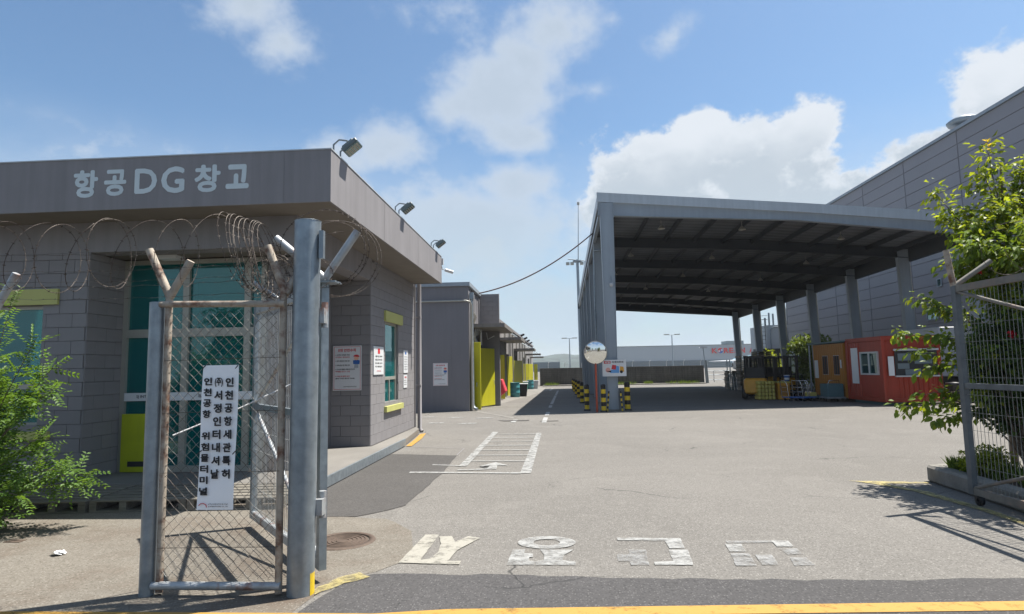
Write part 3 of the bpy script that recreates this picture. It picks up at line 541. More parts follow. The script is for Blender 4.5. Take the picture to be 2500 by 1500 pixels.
# floodlights on the parapet
def floodlight(label, loc):
    t = thing('floodlight', label, 'floodlight', loc, 0, 'floodlights on the office parapet')
    mb = MB(Matrix.Translation(loc))
    for y in (-.13, .15): mb.tube([(-.10, y, -.02), (-.10, y, .20), (-.02, y, .27), (.10, y, .25)], .014, 6)
    mb.build('bracket', M_galv, t)
    A = Matrix.Translation(loc) @ Matrix.Translation((.12, 0, .20)) @ Matrix.Rotation(math.radians(-38), 4, 'Y') @ Matrix.Scale(.86, 4)
    mb = MB(A); mb.box(-.15, .15, -.16, .16, -.035, .035); mb.box(-.12, .10, -.12, .12, .035, .075); mb.build('housing', mat('lamp_housing', (.10, .13, .14), .45, var=.05) if 'lamp_housing' not in bpy.data.materials else bpy.data.materials['lamp_housing'], t, bevel=.01)
    mb = MB(A); mb.box(-.13, .13, -.14, .14, -.045, -.036); l = mb.build('lens', M_glassd, t); 
    for k in range(5): mb = MB(A); mb.box(-.115+k*.05, -.085+k*.05, -.12, .12, -.052, -.046); mb.build('led_row', M_alu, t)
    return t
f1 = floodlight('nearest floodlight, right at the parapet corner', (-2.92, 8.35, 4.62)); dup(f1, (-2.92, 11.75, 4.62), None, 'middle floodlight of the three on the parapet'); dup(f1, (-2.92, 15.3, 4.62), None, 'farthest floodlight, above the end of the parapet')
t = thing('security_camera', 'white bullet camera on arm at the far end of the parapet', 'camera', (-2.9, 15.98, 4.3)); mb = MB(); mb.box(-2.98, -2.86, 15.95, 16.05, 4.4, 4.56); mb.tube([(-2.92, 16.0, 4.4), (-2.9, 16.05, 4.28), (-2.78, 16.1, 4.26)], .015, 6); mb.build('bracket', M_whitep, t)
mb = MB(); mb.cyl((-2.82, 16.02, 4.26), (-2.62, 16.1, 4.20), .045, 10); mb.build('housing', M_whitep, t)

# ================================================================ PALLETS
def pallet(label, loc, rz, name='wooden_pallet'):
    t = thing(name, label, 'pallet', loc, rz, 'wooden pallets laid as a step'); T = WM[t.name]
    for k in range(6): mb = MB(T); y = .03+k*.185; mb.box(0, 1.15, y, y+.13, .118, .14); mb.build('board', M_wood, t, bevel=.004)
    for k in range(4): mb = MB(T); x = .0+k*.355; mb.box(x, x+.085, .03, 1.08, .022, .117); mb.build('stringer', M_wood, t)
    for k in range(3): mb = MB(T); mb.box(0, 1.15, .03+k*.46, .15+k*.46, 0, .021); mb.build('bottom_board', M_wood, t)
    return t
p1 = pallet('right wooden pallet of the step, behind the mesh fence', (-4.45, 7.28, .004), math.radians(4)); dup(p1, (-5.62, 7.2, .004), math.radians(5), 'middle wooden pallet of the step in front of the entrance'); dup(p1, (-6.8, 7.08, .004), math.radians(5), 'left wooden pallet of the step, half under the bush')
dup(p1, (-3.28, 7.36, .004), math.radians(3), 'last wooden pallet of the step, behind the galvanised gate post') if False else None
mb = MB(); mb.box(-3.42, -3.2, 8.15, 8.29, 0, .14); mb.tube([(-3.35, 8.2, .14), (-3.25, 8.2, .19), (-3.2, 8.22, .16)], .02, 5); tag(mb.build('steel_bracket', M_black), 'black steel bracket at the near corner of the walkway', 'bracket')
t = thing('manhole_cover', 'round rusty brown manhole cover beside the gate post', 'manhole cover', (-2.08, 6.02, 0)); mb = MB(); mb.lathe((-2.08, 6.02, 0), [(.001, .008), (.235, .008), (.24, .006)], 32); mb.lathe((-2.08, 6.02, 0), [(.25, .006), (.25, .014), (.30, .014), (.31, .004)], 32)
M_man = mat('manhole_iron', (.10, .072, .055), .75, .3, var=.2, scale=20); mb.build('cover', M_man, t)
mb = MB()
for r in (.06, .10, .14, .18, .215): mb.lathe((-2.08, 6.02, 0), [(r-.007, .008), (r-.007, .013), (r+.007, .013), (r+.007, .008)], 28)
mb.build('rib_pattern', M_man, t)
mb = MB()
for i in range(7): x = -4.7+random.uniform(0, .12); y = 5.52+random.uniform(0, .08); mb.add([(x, y, .008), (x+.05, y-.01, .03+.01*random.random()), (x+.09, y+.03, .01), (x+.04, y+.05, .035)], [(0, 1, 3), (1, 2, 3)])
tag(mb.build('paper_scrap', M_white), 'crumpled white paper scrap on the dusty apron', 'litter')
mb = MB(); mb.box(-5.53, -5.36, 5.97, 6.07, .002, .008); tag(mb.build('drain_cover', M_man), 'small dark drain cover in the dusty apron', 'drain')

# ================================================================ FENCE AND GATES
def barb(mb, p, d, s=.012):
    d = d.normalized(); a = d.orthogonal().normalized(); b = d.cross(a)
    for q in (a+b*.4, -a+b*.3): mb.add([p-d*s*.35, p+d*s*.35, p+q*s], [(0, 1, 2)])
def barbed(pts, r=.0022, step=.045, bs=.013, mb=None):
    mb = mb or MB(); mb.tube(pts, r, 4, cap=False, smooth=False); acc = 0
    for i in range(len(pts)-1):
        a = Vector(pts[i]); b = Vector(pts[i+1]); l = (b-a).length; acc += l
        if acc > step: barb(mb, (a+b)/2, b-a, bs); acc = 0
    return mb
FN = thing('chain_link_fence', 'narrow rusty chain link panel with twin arm brackets beside the gate post', 'fence', (-2.6, 4.6, 0))
mb = MB(); mb.tube([(-3.09, 4.6, 0), (-3.09, 4.6, 2.20)], .056, 16); mb.lathe((-3.09, 4.6, 2.20), [(.056, 0), (.058, .006), (.048, .01), (.045, -.1)], 16); mb.build('post', M_galv, FN)
for x in (-2.995, -2.075): mb = MB(); mb.tube([(x, 4.6, .02), (x, 4.6, 2.3)], .027, 12); mb.build('frame_tube', M_rust, FN)
mb = MB(); mb.cyl((-3.05, 4.575, 2.19), (-2.05, 4.575, 2.17), .026, 10); mb.build('top_rail', M_rust, FN); mb = MB(); mb.cyl((-3.04, 4.58, .075), (-2.05, 4.58, .075), .03, 10); mb.build('bottom_rail', M_galvR, FN)
for a, b in (((-2.99, 4.6, 2.25), (-3.175, 4.6, 2.63)), ((-2.99, 4.6, 2.25), (-2.83, 4.6, 2.53)), ((-2.06, 4.6, 2.25), (-2.21, 4.6, 2.63)), ((-2.06, 4.6, 2.25), (-1.96, 4.72, 2.49))): mb = MB(); mb.tube([a, b], .031, 12); mb.build('arm', M_rust, FN)
mb = MB(); mb.tube([(-2.24, 4.85, 2.24), (-2.42, 4.80, 2.37)], .022, 10); mb.build('arm', M_galvR, FN)
for z in (.35, .9, 1.35, 1.75): mb = MB(); mb.tube([(-3.0, 4.57, z), (-2.07, 4.57, z+.01)], .0025, 4); mb.build('tension_wire', M_wire, FN)
mb = MB(); x0, x1, z0, z1, d = -2.97, -2.10, .10, 2.15, .078
n = int(((x1-x0)+(z1-z0))/d)+2
for fam in (1, -1):
    for k in range(n):
        c = k*d; pts = []
        for q in range(80):
            xx = x0+q*d/2
            if xx > x1+1e-6: break
            zz = z0+c-(q*d/2) if fam == 1 else z0+c-(x1-x0)+q*d/2
            if z0 <= zz <= z1: pts.append((xx, 4.585+(.004 if (q+k) % 2 else -.004)*fam, zz))
        if len(pts) > 1: mb.tube(pts, .0019, 4, cap=False, smooth=False)
tag(mb.build('chain_link_mesh', mat('rusting_mesh_wire', (.24, .23, .21), .6, .3, var=.3, scale=6, col2=(.08, .055, .04), c2amt=.9, c2scale=2.5, c2lo=.42, c2hi=.6), FN), kind='stuff')
BN = thing('fence_banner', 'tall white hanging banner with three columns of black Korean lettering on the fence mesh', 'banner', (-2.53, 4.52, 1.2))
mb = MB(); bt = [Vector((-2.667, 4.545, 1.707)), Vector((-2.385, 4.545, 1.707)), Vector((-2.405, 4.545, .635)), Vector((-2.686, 4.545, .635))]
nb = 14; vs = []
for i in range(nb+1):
    s = i/nb
    for q in range(5): p = bt[0].lerp(bt[3], s).lerp(bt[1].lerp(bt[2], s), q/4); p.y += -.006*math.sin(s*7+q*.6)-.004; vs.append(p)
mb.add(vs, [(i*5+q, i*5+q+1, (i+1)*5+q+1, (i+1)*5+q) for i in range(nb) for q in range(4)], 0, True); mb.build('sheet', M_banner, BN)
for st, uc, v0, v1, gap_after in (('인천공항세관특허', .67, .075, .80, None), ('(주) 서정인터내셔날', .37, .075, .80, None), ('인천공항 위험물터미널', .07, .075, .91, None)):
    cs = ['(주)']+list('서정인터내셔날') if st[0] == '(' else list(st); nn = len(cs); stp = (v1-v0)/nn
    for i, ch in enumerate(cs):
        if ch == ' ': continue
        vv = v0+stp*i; c = bt[0].lerp(bt[3], vv+stp*.86).lerp(bt[1].lerp(bt[2], vv+stp*.86), uc+.0); hh = min(stp*.80, .086)*1.07
        lettering(ch, 'letter', M_ink, BN, (c.x, 4.528, c.z), (1, 0, .0), (-.02, 0, 1), .064, hh*.90, .042, .001)
lettering('(주)서정인터내셔날', 'lettering', M_ink, BN, (-2.59, 4.528, .672), X, Z, .15, .012, .01, .001); lettering('SJ INTERNATIONAL CO., LTD', 'lettering', M_ink, BN, (-2.59, 4.528, .655), X, Z, .15, .011, .01, .001)
mb = MB(); mb.tube([(-2.665, 4.528, .668), (-2.65, 4.528, .682), (-2.63, 4.528, .684), (-2.61, 4.528, .674), (-2.603, 4.528, .655)], .003, 5); mb.build('emblem', M_red, BN)
for x, z in ((-2.655, 1.70), (-2.395, 1.70), (-2.675, 1.06), (-2.40, 1.06)): mb = MB(); mb.tube([(x-.02, 4.54, z-.02), (x, 4.535, z), (x+.02, 4.56, z+.02)], .004, 5); mb.build('cable_tie', M_black, BN)
GP = thing('gate_post', 'tall thick galvanised tube gate post with hinge brackets', 'post', (-1.915, 4.64, 0))
mb = MB(); mb.tube([(-1.925, 4.64, 0), (-1.905, 4.64, 2.82)], .10, 28); mb.lathe((-1.905, 4.64, 2.82), [(.10, 0), (.103, .004), (.09, .008), (.001, .01)], 28); mb.build('tube', M_galv, GP)
mb = MB(); mb.lathe((-1.925, 4.64, 0), [(.1015, .002), (.1015, .16)], 28); v2 = MB(); v2.add([v for v in mb.v], [f for f in mb.f if (mb.v[f[0]].x+1.925 > .085 and mb.v[f[0]].y < 4.64)]); pp = v2.build('paint_patch', M_blky, GP); bmm = bmesh.new(); bmm.from_mesh(pp.data); bmesh.ops.remove_doubles(bmm, verts=bmm.verts, dist=1e-5); bmesh.ops.delete(bmm, geom=[v for v in bmm.verts if not v.link_faces], context='VERTS'); bmm.to_mesh(pp.data); bmm.free()
for z in (.62, 2.08): mb = MB(); mb.box(-1.84, -1.775, 4.66, 4.74, z-.06, z+.06); mb.cyl((-1.80, 4.74, z-.09), (-1.80, 4.74, z+.11), .028, 10); mb.build('hinge', M_galvR, GP)
mb = MB(); mb.box(-1.80, -1.765, 4.60, 4.64, 2.52, 2.74); mb.build('bracket', M_galv, GP)
def wire_mesh(mb, a, b, z0, z1, r, vs, hz):
    a = Vector(a); b = Vector(b); d = b-a; l = d.length; d.normalize(); n = int(l/vs)
    for k in range(1, n): p = a+d*(k*l/n); mb.bar(p+Z*z0, p+Z*z1, r, r, (1, 0, 0))
    for z in hz: mb.bar(a+Z*z, b+Z*z, r, r)
def gate_leaf(name, label, a, b, z0, z1, st=.07, mid=1.3, group='mesh gate leaves', hz=None, vs=.05, diag=True, MG=None, MR=None, MM=None, wr=.0045):
    M_galv, M_galvR, M_mesh = MG or globals()['M_galv'], MR or globals()['M_galvR'], MM or globals()['M_mesh']
    t = thing(name, label, 'gate', a, 0, group); a = Vector(a); b = Vector(b); d = (b-a).normalized()
    for p in (a+d*st/2, b-d*st/2): mb = MB(); mb.bar(p+Z*z0, p+Z*z1, st, st*.8, d.cross(Z)); mb.build('stile', M_galv, t)
    mb = MB(); mb.bar(a+d*st+Z*(z1-st/2), b-d*st+Z*(z1-st/2), st*.7, st); mb.build('top_rail', M_galvR, t); mb = MB(); mb.bar(a+d*st+Z*(z0+st/2), b-d*st+Z*(z0+st/2), st*.7, st); mb.build('bottom_rail', M_galvR, t)
    mb = MB(); mb.bar(a+d*st+Z*mid, b-d*st+Z*mid, st*.6, st*.8); mb.build('middle_rail', M_galv, t)
    if diag:
        for q in (((a+d*st+Z*(z1-st)), (b-d*st+Z*(mid+st/2))), ((a+d*st+Z*(z0+st)), (b-d*st+Z*(mid-st/2)))): mb = MB(); mb.tube([q[0], q[1]], .02, 8); mb.build('brace', M_galvR, t)
    mb = MB(); zs = []
    z = z0+.12
    while z < z1-.1: zs.append(z); z += .2
    wire_mesh(mb, a+d*st, b-d*st, z0+st*.5, z1-st*.5, wr, vs, zs); tag(mb.build('wire_mesh', M_mesh, t), kind='stuff'); return t
G1 = gate_leaf('mesh_gate', 'left mesh gate leaf swung open behind the chain link panel', (-1.84, 4.86, 0), (-3.27, 6.58, 0), .10, 2.36, .075, 1.28)
for e in ((-1.60, 4.93, 2.80), (-2.27, 4.87, 2.75)): mb = MB(); mb.tube([(-1.85, 4.87, 2.40), e], .033, 12); mb.build('arm', M_galvR, G1)
mb = MB(); mb.box(-1.93, -1.74, 4.80, 4.95, 2.36, 2.375); mb.build('cap_plate', M_galv, G1)
mb = MB(); mb.tube([(-2.98, 4.68, 1.17), (-2.6, 5.0, 1.36), (-2.08, 5.2, 1.62)], .006, 5); tag(mb.build('rope', M_white), 'white rope tied across behind the chain link panel', 'rope')
# concertina wire
def coil(label, group, fn, n, steps=40, r=.0024, step=.05):
    pts = [fn(i/steps) for i in range(int(n*steps)+1)]; mb = barbed(pts, r, step, .014); o = mb.build('razor_wire', M_wire); return tag(o, label, 'razor wire', group)
rc = random.Random(3); jit = [rc.uniform(-.09, .09) for _ in range(40)]
def fn1(t):
    k = int(t); f = t-k; a = 2*PI*t; x = -4.55+t*.235+jit[k]*(1-f)+jit[k+1]*f; return Vector((x+.10*math.sin(a*.5+1)+.04*math.cos(a), 4.6+.24*math.sin(a), 2.60+.275*math.cos(a)+.02*math.sin(t*1.7)))
coil('loose coil of rusty razor wire strung along the left fence top', 'coils of razor wire', fn1, 8.4)
def fn2(t):
    a = 2*PI*t; x = -2.58+t*.03; zz = .29*math.cos(a); return Vector((x+.17*(.29-zz)*1.6+.015*math.sin(5*t), 4.63+.2*math.sin(a)+.02*math.cos(3*t), 2.62+zz*1.05-.01*t))
coil('dense bunched clump of razor wire sagging between the two pipe brackets', 'coils of razor wire', fn2, 11)
def fn3(t):
    a = 2*PI*t; r_ = .30+.035*math.sin(t*2.1); return Vector((-1.86+r_*1.12*math.sin(a)+.02*t, 4.80+t*.05, 2.66+r_*math.cos(a)-.02*t))
coil('round loops of razor wire standing behind the gate post top', 'coils of razor wire', fn3, 5)
def fn4(t):
    a = 2*PI*t; return Vector((-2.35+t*.05+.24*math.sin(a)*.9, 4.75+.1*math.sin(a*1.7), 2.38+.17*math.cos(a)+.05*math.sin(t)))
coil('tangled razor wire below the right pipe bracket', 'coils of razor wire', fn4, 8)
for i, (z, y) in enumerate(((2.63, 4.6), (2.49, 4.56), (2.415, 4.64), (2.37, 4.6), (2.27, 4.58))):
    pts = [Vector((-4.6+q*.05, y, z-.025*math.sin(PI*q/48)+.004*math.sin(q*1.3+i))) for q in range(51)]
    o = barbed(pts, .0018, .10, .011).build('barbed_wire', M_wire); tag(o, ('topmost', 'second highest', 'middle', 'second lowest', 'lowest')[i]+' straight strand of barbed wire on the left fence', 'barbed wire', 'straight strands of barbed wire')
t = thing('fence_post', 'rust brown fence post with twin arms at the left picture edge', 'post', (-4.6, 4.75, 0))
mb = MB(); mb.tube([(-4.63, 4.75, 0), (-4.63, 4.75, 2.15)], .045, 12); mb.build('post', M_rust, t)
for e in ((-4.42, 4.75, 2.50), (-4.82, 4.75, 2.5)): mb = MB(); mb.tube([(-4.63, 4.75, 2.12), e], .03, 10); mb.build('arm', M_galvR, t)
# right gate and kerb
M_gd = mat('shade_toned_steel', (.11, .125, .135), .6, .2, var=.2, scale=8, streak=.2); M_gdr = mat('shade_toned_rusty_rail', (.17, .16, .14), .75, .1, var=.25, scale=8, col2=RUST, c2amt=.4, c2scale=4); M_gm = mat('shade_toned_wire', (.20, .21, .20), .6, .3, var=.2)  # darker copies of the gate metals, tree shade put into their colour; rust is real
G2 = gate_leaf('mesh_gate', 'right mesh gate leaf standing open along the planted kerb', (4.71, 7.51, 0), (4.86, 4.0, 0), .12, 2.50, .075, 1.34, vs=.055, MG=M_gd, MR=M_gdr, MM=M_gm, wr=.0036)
mb = MB(); mb.tube([(4.71, 7.5, 2.5), (4.66, 7.5, 2.93)], .033, 10); mb.build('arm', M_rust, G2); mb = MB(); mb.tube([(4.72, 7.5, 2.5), (5.12, 7.45, 2.78)], .03, 10); mb.build('arm', M_gdr, G2)
mb = MB(); mb.lathe((4.74, 7.42, .065), [(.02, -.02), (.06, -.02), (.06, .02), (.02, .02)], 14, ax='x'); mb.build('caster', M_black, G2)
t = thing('gate_post', 'right galvanised gate post holding the open mesh leaf', 'post', (4.95, 3.9, 0)); mb = MB(); mb.tube([(4.95, 3.85, 0), (4.95, 3.85, 2.8)], .10, 20); mb.build('tube', M_galv, t)
mb = MB(); mb.poly([(5.03, 8.92), (5.0, 8.6), (4.93, 7.0), (4.98, 2.0), (5.16, 2.0), (5.13, 7.0), (5.22, 8.72), (9, 8.9), (9, 9.06), (5.3, 9.02)], 0, .22); tag(mb.build('kerb', M_kerb, bevel=.03), kind='structure')
mb = MB(); mb.poly([(5.14, 2), (5.12, 7), (5.21, 8.7), (9, 8.88), (9, 2)], .05, .16); tag(mb.build('planting_soil', mat('soil', (.07, .05, .035), .95, bump=.8, bscale=30, var=.3)), kind='structure')
def coil5(t_):
    a = 2*PI*t_; return Vector((5.05+.3*math.sin(a), 7.3-t_*.35, 2.85+.28*math.cos(a)))
coil('razor wire loops buried in leaves above the right gate', 'coils of razor wire', coil5, 6)

# ================================================================ PLANTS
def leaf_quad(mb, p, d, n, l, w_, fold=.25, mi=0):
    d = d.normalized(); s = d.cross(n)
    if s.length < 1e-4: s = d.orthogonal()
    s.normalize(); n = s.cross(d)
    b = len(mb.v); mb.v += [p, p+d*l*.45+s*w_*.5+n*w_*fold, p+d*l-n*l*.12, p+d*l*.45-s*w_*.5+n*w_*fold]
    mb.f += [[b, b+1, b+2], [b, b+2, b+3]]; mb.mi += [mi, mi]; mb.sm += [False, False]
def rv(r, a=1): return Vector((r.uniform(-a, a), r.uniform(-a, a), r.uniform(-a, a)))
def bush(name, label, cat, c, stems, leaves_per, l, w_, lm, spread, rnd_seed, group=None, pinnate=True, direct=None, tip=None):
    r = random.Random(rnd_seed); t = thing(name, label, cat, c, 0, group); S_ = MB(); Lb = MB(); c = Vector(c)
    for i in range(stems):
        az = r.uniform(0, 2*PI); h = spread[1]*r.uniform(.45, 1); out = spread[0]*r.uniform(.25, 1)
        end = c+Vector((math.cos(az)*out, math.sin(az)*out, h*(1-.35*out/spread[0]))); p0 = c+Vector((math.cos(az), math.sin(az), 0))*.15*r.random()
        if direct and i < len(direct): end = Vector(direct[i])
        mid = p0.lerp(end, .5)+Vector((0, 0, .25*h*r.uniform(.3, 1))); pts = []
        for q in range(9): s = q/8; pts.append(p0*(1-s)**2+mid*2*s*(1-s)+end*s*s)
        S_.tube(pts, .012, 5, r1=.003)
        for k in range(leaves_per//(12 if pinnate else 1)):
            s = r.uniform(.18 if pinnate else .34, 1)**.7; q = min(7, int(s*8)); b = pts[q].lerp(pts[q+1], s*8-q); d = (pts[q+1]-pts[q]).normalized()
            tw = (d*.5+rv(r)+Vector((0, 0, .1))).normalized()
            if pinnate:
                L_ = l*5; n = (Z+rv(r, .5)).normalized()
                for m_ in range(6):
                    pp = b+tw*(L_*(m_+1)/6)+Vector((0, 0, -.02*(m_/6)**2)); sd = tw.cross(n).normalized()
                    for sg in (1, -1): leaf_quad(Lb, pp, tw*.6+sd*sg, n, l*r.uniform(.8, 1.2), w_, .15, 1 if tip and s > .85 else 0)
            else: leaf_quad(Lb, b+tw*r.uniform(0, .12), tw+Vector((0, 0, -.35)), (Z+rv(r, .7)).normalized(), l*r.uniform(.6, 1.2), w_, .25, 1 if tip and s > .88 else 0)
    S_.build('stems', M_bark, t); tag(Lb.build('foliage', [lm, tip or lm], t), kind='stuff'); return t
bush('leafy_bush', 'bright green feathery bush at the left edge before the office window', 'bush', (-6.95, 6.75, 0), 140, 560, .050, .030, LF_bush, (.5, 2.25), 11, direct=[(-5.05, 6.5, .58), (-5.15, 6.5, .50), (-5.3, 6.4, .66), (-5.5, 6.3, 1.4), (-5.45, 6.4, 1.5), (-5.55, 6.5, 1.75), (-5.75, 6.5, 2.1), (-5.6, 6.45, 1.0), (-5.5, 6.4, .9), (-5.55, 6.2, .4), (-5.9, 6.3, 2.45), (-6.3, 6.4, 2.6), (-5.6, 6.1, .2), (-5.8, 6.0, .1)])
def leaf_obj_mesh(l, w_, m):
    mb = MB(); pr = [(0, 0), (.18, .30), (.42, .5), (.7, .36), (.9, .12), (1, 0)]
    vs = [(0, 0, 0)]+[(x*l, s*y*w_, abs(y)*w_*.25-x*x*l*.18) for x, y in pr[1:5] for s in (1, -1)]+[(l, 0, -l*.18)]+[(x*l, 0, -x*x*l*.18) for x, y in pr[1:5]]
    fs = [(0, 10, 1), (0, 2, 10)]
    for k in range(3): a, b = 1+2*k, 3+2*k; fs += [(10+k, 11+k, b, a), (10+k, a+1, b+1, 11+k)]
    fs += [(13, 9, 7), (13, 8, 9)]; me = bpy.data.meshes.new('leaf'); me.from_pydata(vs, [], fs); me.materials.append(m)
    return me
def right_tree():
    r = random.Random(21); t = thing('garden_tree', 'broad leaved young tree reaching over the right gate', 'tree', (6.2, 9.0, .16))
    P = Vector; T0 = P((6.25, 9.0, .1)); mb = MB(); trunk = [T0, P((6.22, 8.95, .8)), P((6.1, 8.85, 1.5)), P((6.15, 8.85, 2.3)), P((6.25, 8.8, 3.2)), P((6.3, 8.8, 4.3))]; mb.tube(trunk, .05, 8, r1=.012); mb.build('trunk', M_bark, t)
    br = [ # explicit limbs (start, end)
        ((6.15, 8.85, 1.1), (4.95, 8.7, 1.18)), ((6.15, 8.85, 1.0), (4.68, 8.8, 1.0)), ((6.1, 8.85, .9), (5.05, 8.6, .84)), ((6.1, 8.85, 1.5), (4.85, 8.75, 1.75)), ((6.1, 8.85, 1.5), (5.0, 8.8, 1.5)), ((6.1, 8.85, 1.7), (4.72, 8.8, 2.02)), ((6.1, 8.85, 1.7), (5.1, 8.6, 1.95)),
        ((6.1, 8.85, 1.9), (5.15, 8.7, 2.35)), ((6.1, 8.85, 2.0), (5.0, 8.8, 2.5)), ((6.2, 8.85, 2.8), (5.35, 8.8, 4.0)), ((6.2, 8.85, 2.8), (5.5, 8.8, 3.6)), ((6.2, 8.85, 3.0), (5.75, 8.8, 3.7)), ((6.25, 8.8, 3.2), (6.0, 8.7, 4.2)), ((6.25, 8.8, 3.4), (6.15, 8.8, 4.55)),
        ((6.25, 8.8, 3.2), (6.6, 8.7, 4.3)), ((6.25, 8.8, 3.0), (6.8, 8.6, 3.9)), ((6.2, 8.8, 2.7), (6.9, 8.4, 3.3)), ((6.2, 8.8, 2.6), (6.0, 8.0, 3.3)), ((6.2, 8.8, 2.6), (5.5, 8.2, 3.1)), ((6.2, 8.8, 2.4), (5.3, 8.3, 2.85)), ((6.1, 8.85, 2.2), (5.6, 8.1, 2.6)),
        ((6.2, 8.8, 2.3), (6.6, 8.0, 2.8)), ((6.2, 8.8, 2.0), (6.9, 8.3, 2.3)), ((6.15, 8.85, 1.6), (6.8, 8.2, 1.8)), ((6.15, 8.85, 1.4), (6.0, 8.0, 1.6)), ((6.15, 8.85, 1.3), (5.4, 8.2, 1.3)), ((6.2, 8.85, 1.2), (6.7, 8.1, 1.3)), ((6.2, 8.9, 1.0), (5.9, 8.1, .95)), ((6.2, 8.9, .9), (6.5, 8.2, .7)), ((6.2, 8.85, 3.1), (6.5, 8.3, 3.8)), ((6.2, 8.85, 3.1), (5.9, 8.3, 3.6)), ((6.2, 8.85, 2.8), (5.6, 8.3, 3.4)), ((6.25, 8.8, 3.0), (6.5, 8.0, 3.2)), ((6.2, 8.7, 2.6), (5.5, 7.5, 2.9)), ((6.2, 8.7, 2.7), (5.25, 7.9, 3.05)), ((6.2, 8.7, 2.6), (5.8, 7.2, 2.8)), ((6.2, 8.7, 2.7), (6.2, 7.1, 3.1)), ((6.2, 8.7, 2.8), (5.6, 7.2, 3.2)), ((6.2, 8.8, 2.2), (5.7, 7.9, 2.3)), ((6.2, 8.8, 1.8), (5.5, 8.0, 1.7)), ((6.3, 8.8, 3.4), (6.9, 8.4, 4.1)), ((6.3, 8.8, 3.0), (6.6, 7.7, 3.6)), ((6.3, 8.8, 2.9), (5.9, 7.6, 3.1))]
    lf = [leaf_obj_mesh(.115, .075, LF_tree), leaf_obj_mesh(.10, .06, LF_tree2), leaf_obj_mesh(.13, .08, LF_tree)]; Lb = MB(); leaves = []
    for i, (a, b) in enumerate(br):
        a = P(a); b = P(b); mid = a.lerp(b, .5)+P((0, 0, .12)); pts = [a*(1-s)**2+mid*2*s*(1-s)+b*s*s+rv(r, .012) for s in [q/7 for q in range(8)]]
        m_ = MB(); m_.tube(pts, .014, 5, r1=.004); m_.build('branch', M_bark, t)
        cnt = 85 if i < 9 else 125 if i < 14 else 330
        for k in range(cnt):
            s = r.uniform(.22, 1)**.75; q = min(6, int(s*7)); p = pts[q].lerp(pts[q+1], s*7-q); tw = ((pts[q+1]-pts[q]).normalized()*.5+rv(r)).normalized(); ln = r.uniform(.01, .14 if i < 9 else .26)
            p2 = p+tw*ln; d = (tw+P((0, 0, -.75))+rv(r, .4)).normalized(); leaves.append((p2, d, (P((.2, -.2, 1))+rv(r, .6)).normalized(), i, s))
    leaves.sort(key=lambda q: q[0].x); I = WM[t.name].inverted()
    for n_, (p, d, nn, i, s) in enumerate(leaves):
        if n_ < 290:
            s_ = nn.cross(d).normalized(); nn = d.cross(s_); o = bpy.data.objects.new('leaf', lf[n_ % 3]); COL.objects.link(o); o.parent = t
            sc = r.uniform(.6, 1.05); Mx = Matrix((d*sc, s_*sc, nn*sc)).transposed().to_4x4(); Mx.translation = p; o.matrix_local = I @ Mx
        else: leaf_quad(Lb, p, d, nn, r.uniform(.06, .125), r.uniform(.04, .075), .25, 1 if (p.z > 3.4 and r.random() < .6) or r.random() < .18 else 0)
    for k in range(14): leaf_quad(Lb, P((6.15, 8.8, 4.62))+rv(r, .06), rv(r)+Z, Z+rv(r, .4), .07, .03, .2, 2)
    tag(Lb.build('foliage', [LF_tree, LF_tree2, LF_tip], t), kind='stuff')
right_tree()
t = bush('rose_bush', 'dense dark climbing rose with red blooms behind the right gate', 'rose bush', (5.98, 8.15, .1), 170, 125, .08, .055, LF_dark, (.75, 2.75), 5, pinnate=False)
rr = random.Random(8)
for (x, y, z) in ((6.0, 8.0, 2.62), (6.05, 7.9, 2.50), (5.98, 7.9, 2.3), (6.1, 7.8, 2.2), (5.95, 7.9, 2.1), (6.05, 7.7, 1.95), (5.6, 7.9, 1.93), (6.0, 7.8, 1.75), (6.1, 7.9, 1.6), (5.4, 8.1, 2.75), (5.85, 7.8, 1.82), (5.9, 7.7, 1.2), (6.1, 7.6, 2.05), (6.02, 7.7, 2.42)):
    mb = MB()
    for k in range(16): leaf_quad(mb, Vector((x, y, z))+rv(rr, .02), rv(rr), rv(rr), .06, .055, .3)
    mb.build('rose_bloom', LF_rose, t)
def grass(name, label, pts, n, h, seed, m=LF_grass):
    r = random.Random(seed); mb = MB()
    for i in range(n):
        cx, cy, rad, z = pts[i % len(pts)]; a = r.uniform(0, 2*PI); q = rad*math.sqrt(r.random()); p = Vector((cx+q*math.cos(a), cy+q*math.sin(a), z)); d = Vector((r.uniform(-.5, .5), r.uniform(-.5, .5), 1)).normalized()
        leaf_quad(mb, p, d, rv(r), h*r.uniform(.4, 1), h*.09, .1)
    o = mb.build(name, m); tag(o, label, 'grass', kind='stuff')
grass('grass', 'short green weeds on the planted kerb by the gate', [(5.3, 8.35, .10, .16), (5.45, 8.1, .2, .16), (5.25, 8.6, .06, .16), (5.6, 8.4, .16, .16), (5.5, 7.5, .2, .16), (5.4, 7.0, .12, .16), (5.75, 7.9, .2, .16)], 1500, .26, 4)
bush('weed_clump', 'bright leafy weeds growing on the kerb right behind the gate stile', 'weeds', (5.42, 8.25, .15), 26, 40, .06, .035, LF_tree2, (.28, .42), 17, pinnate=False)
grass('wall_weeds', 'green weeds along the foot of the far yard wall', [(5.8, 64.9, 1, -.39), (7.3, 65, 1.4, -.39), (12.8, 65, 1.2, -.39), (14, 65, 1.0, -.39), (-.3, 65, .8, -.39), (9.8, 65.2, .5, -.39)], 700, .5, 6)
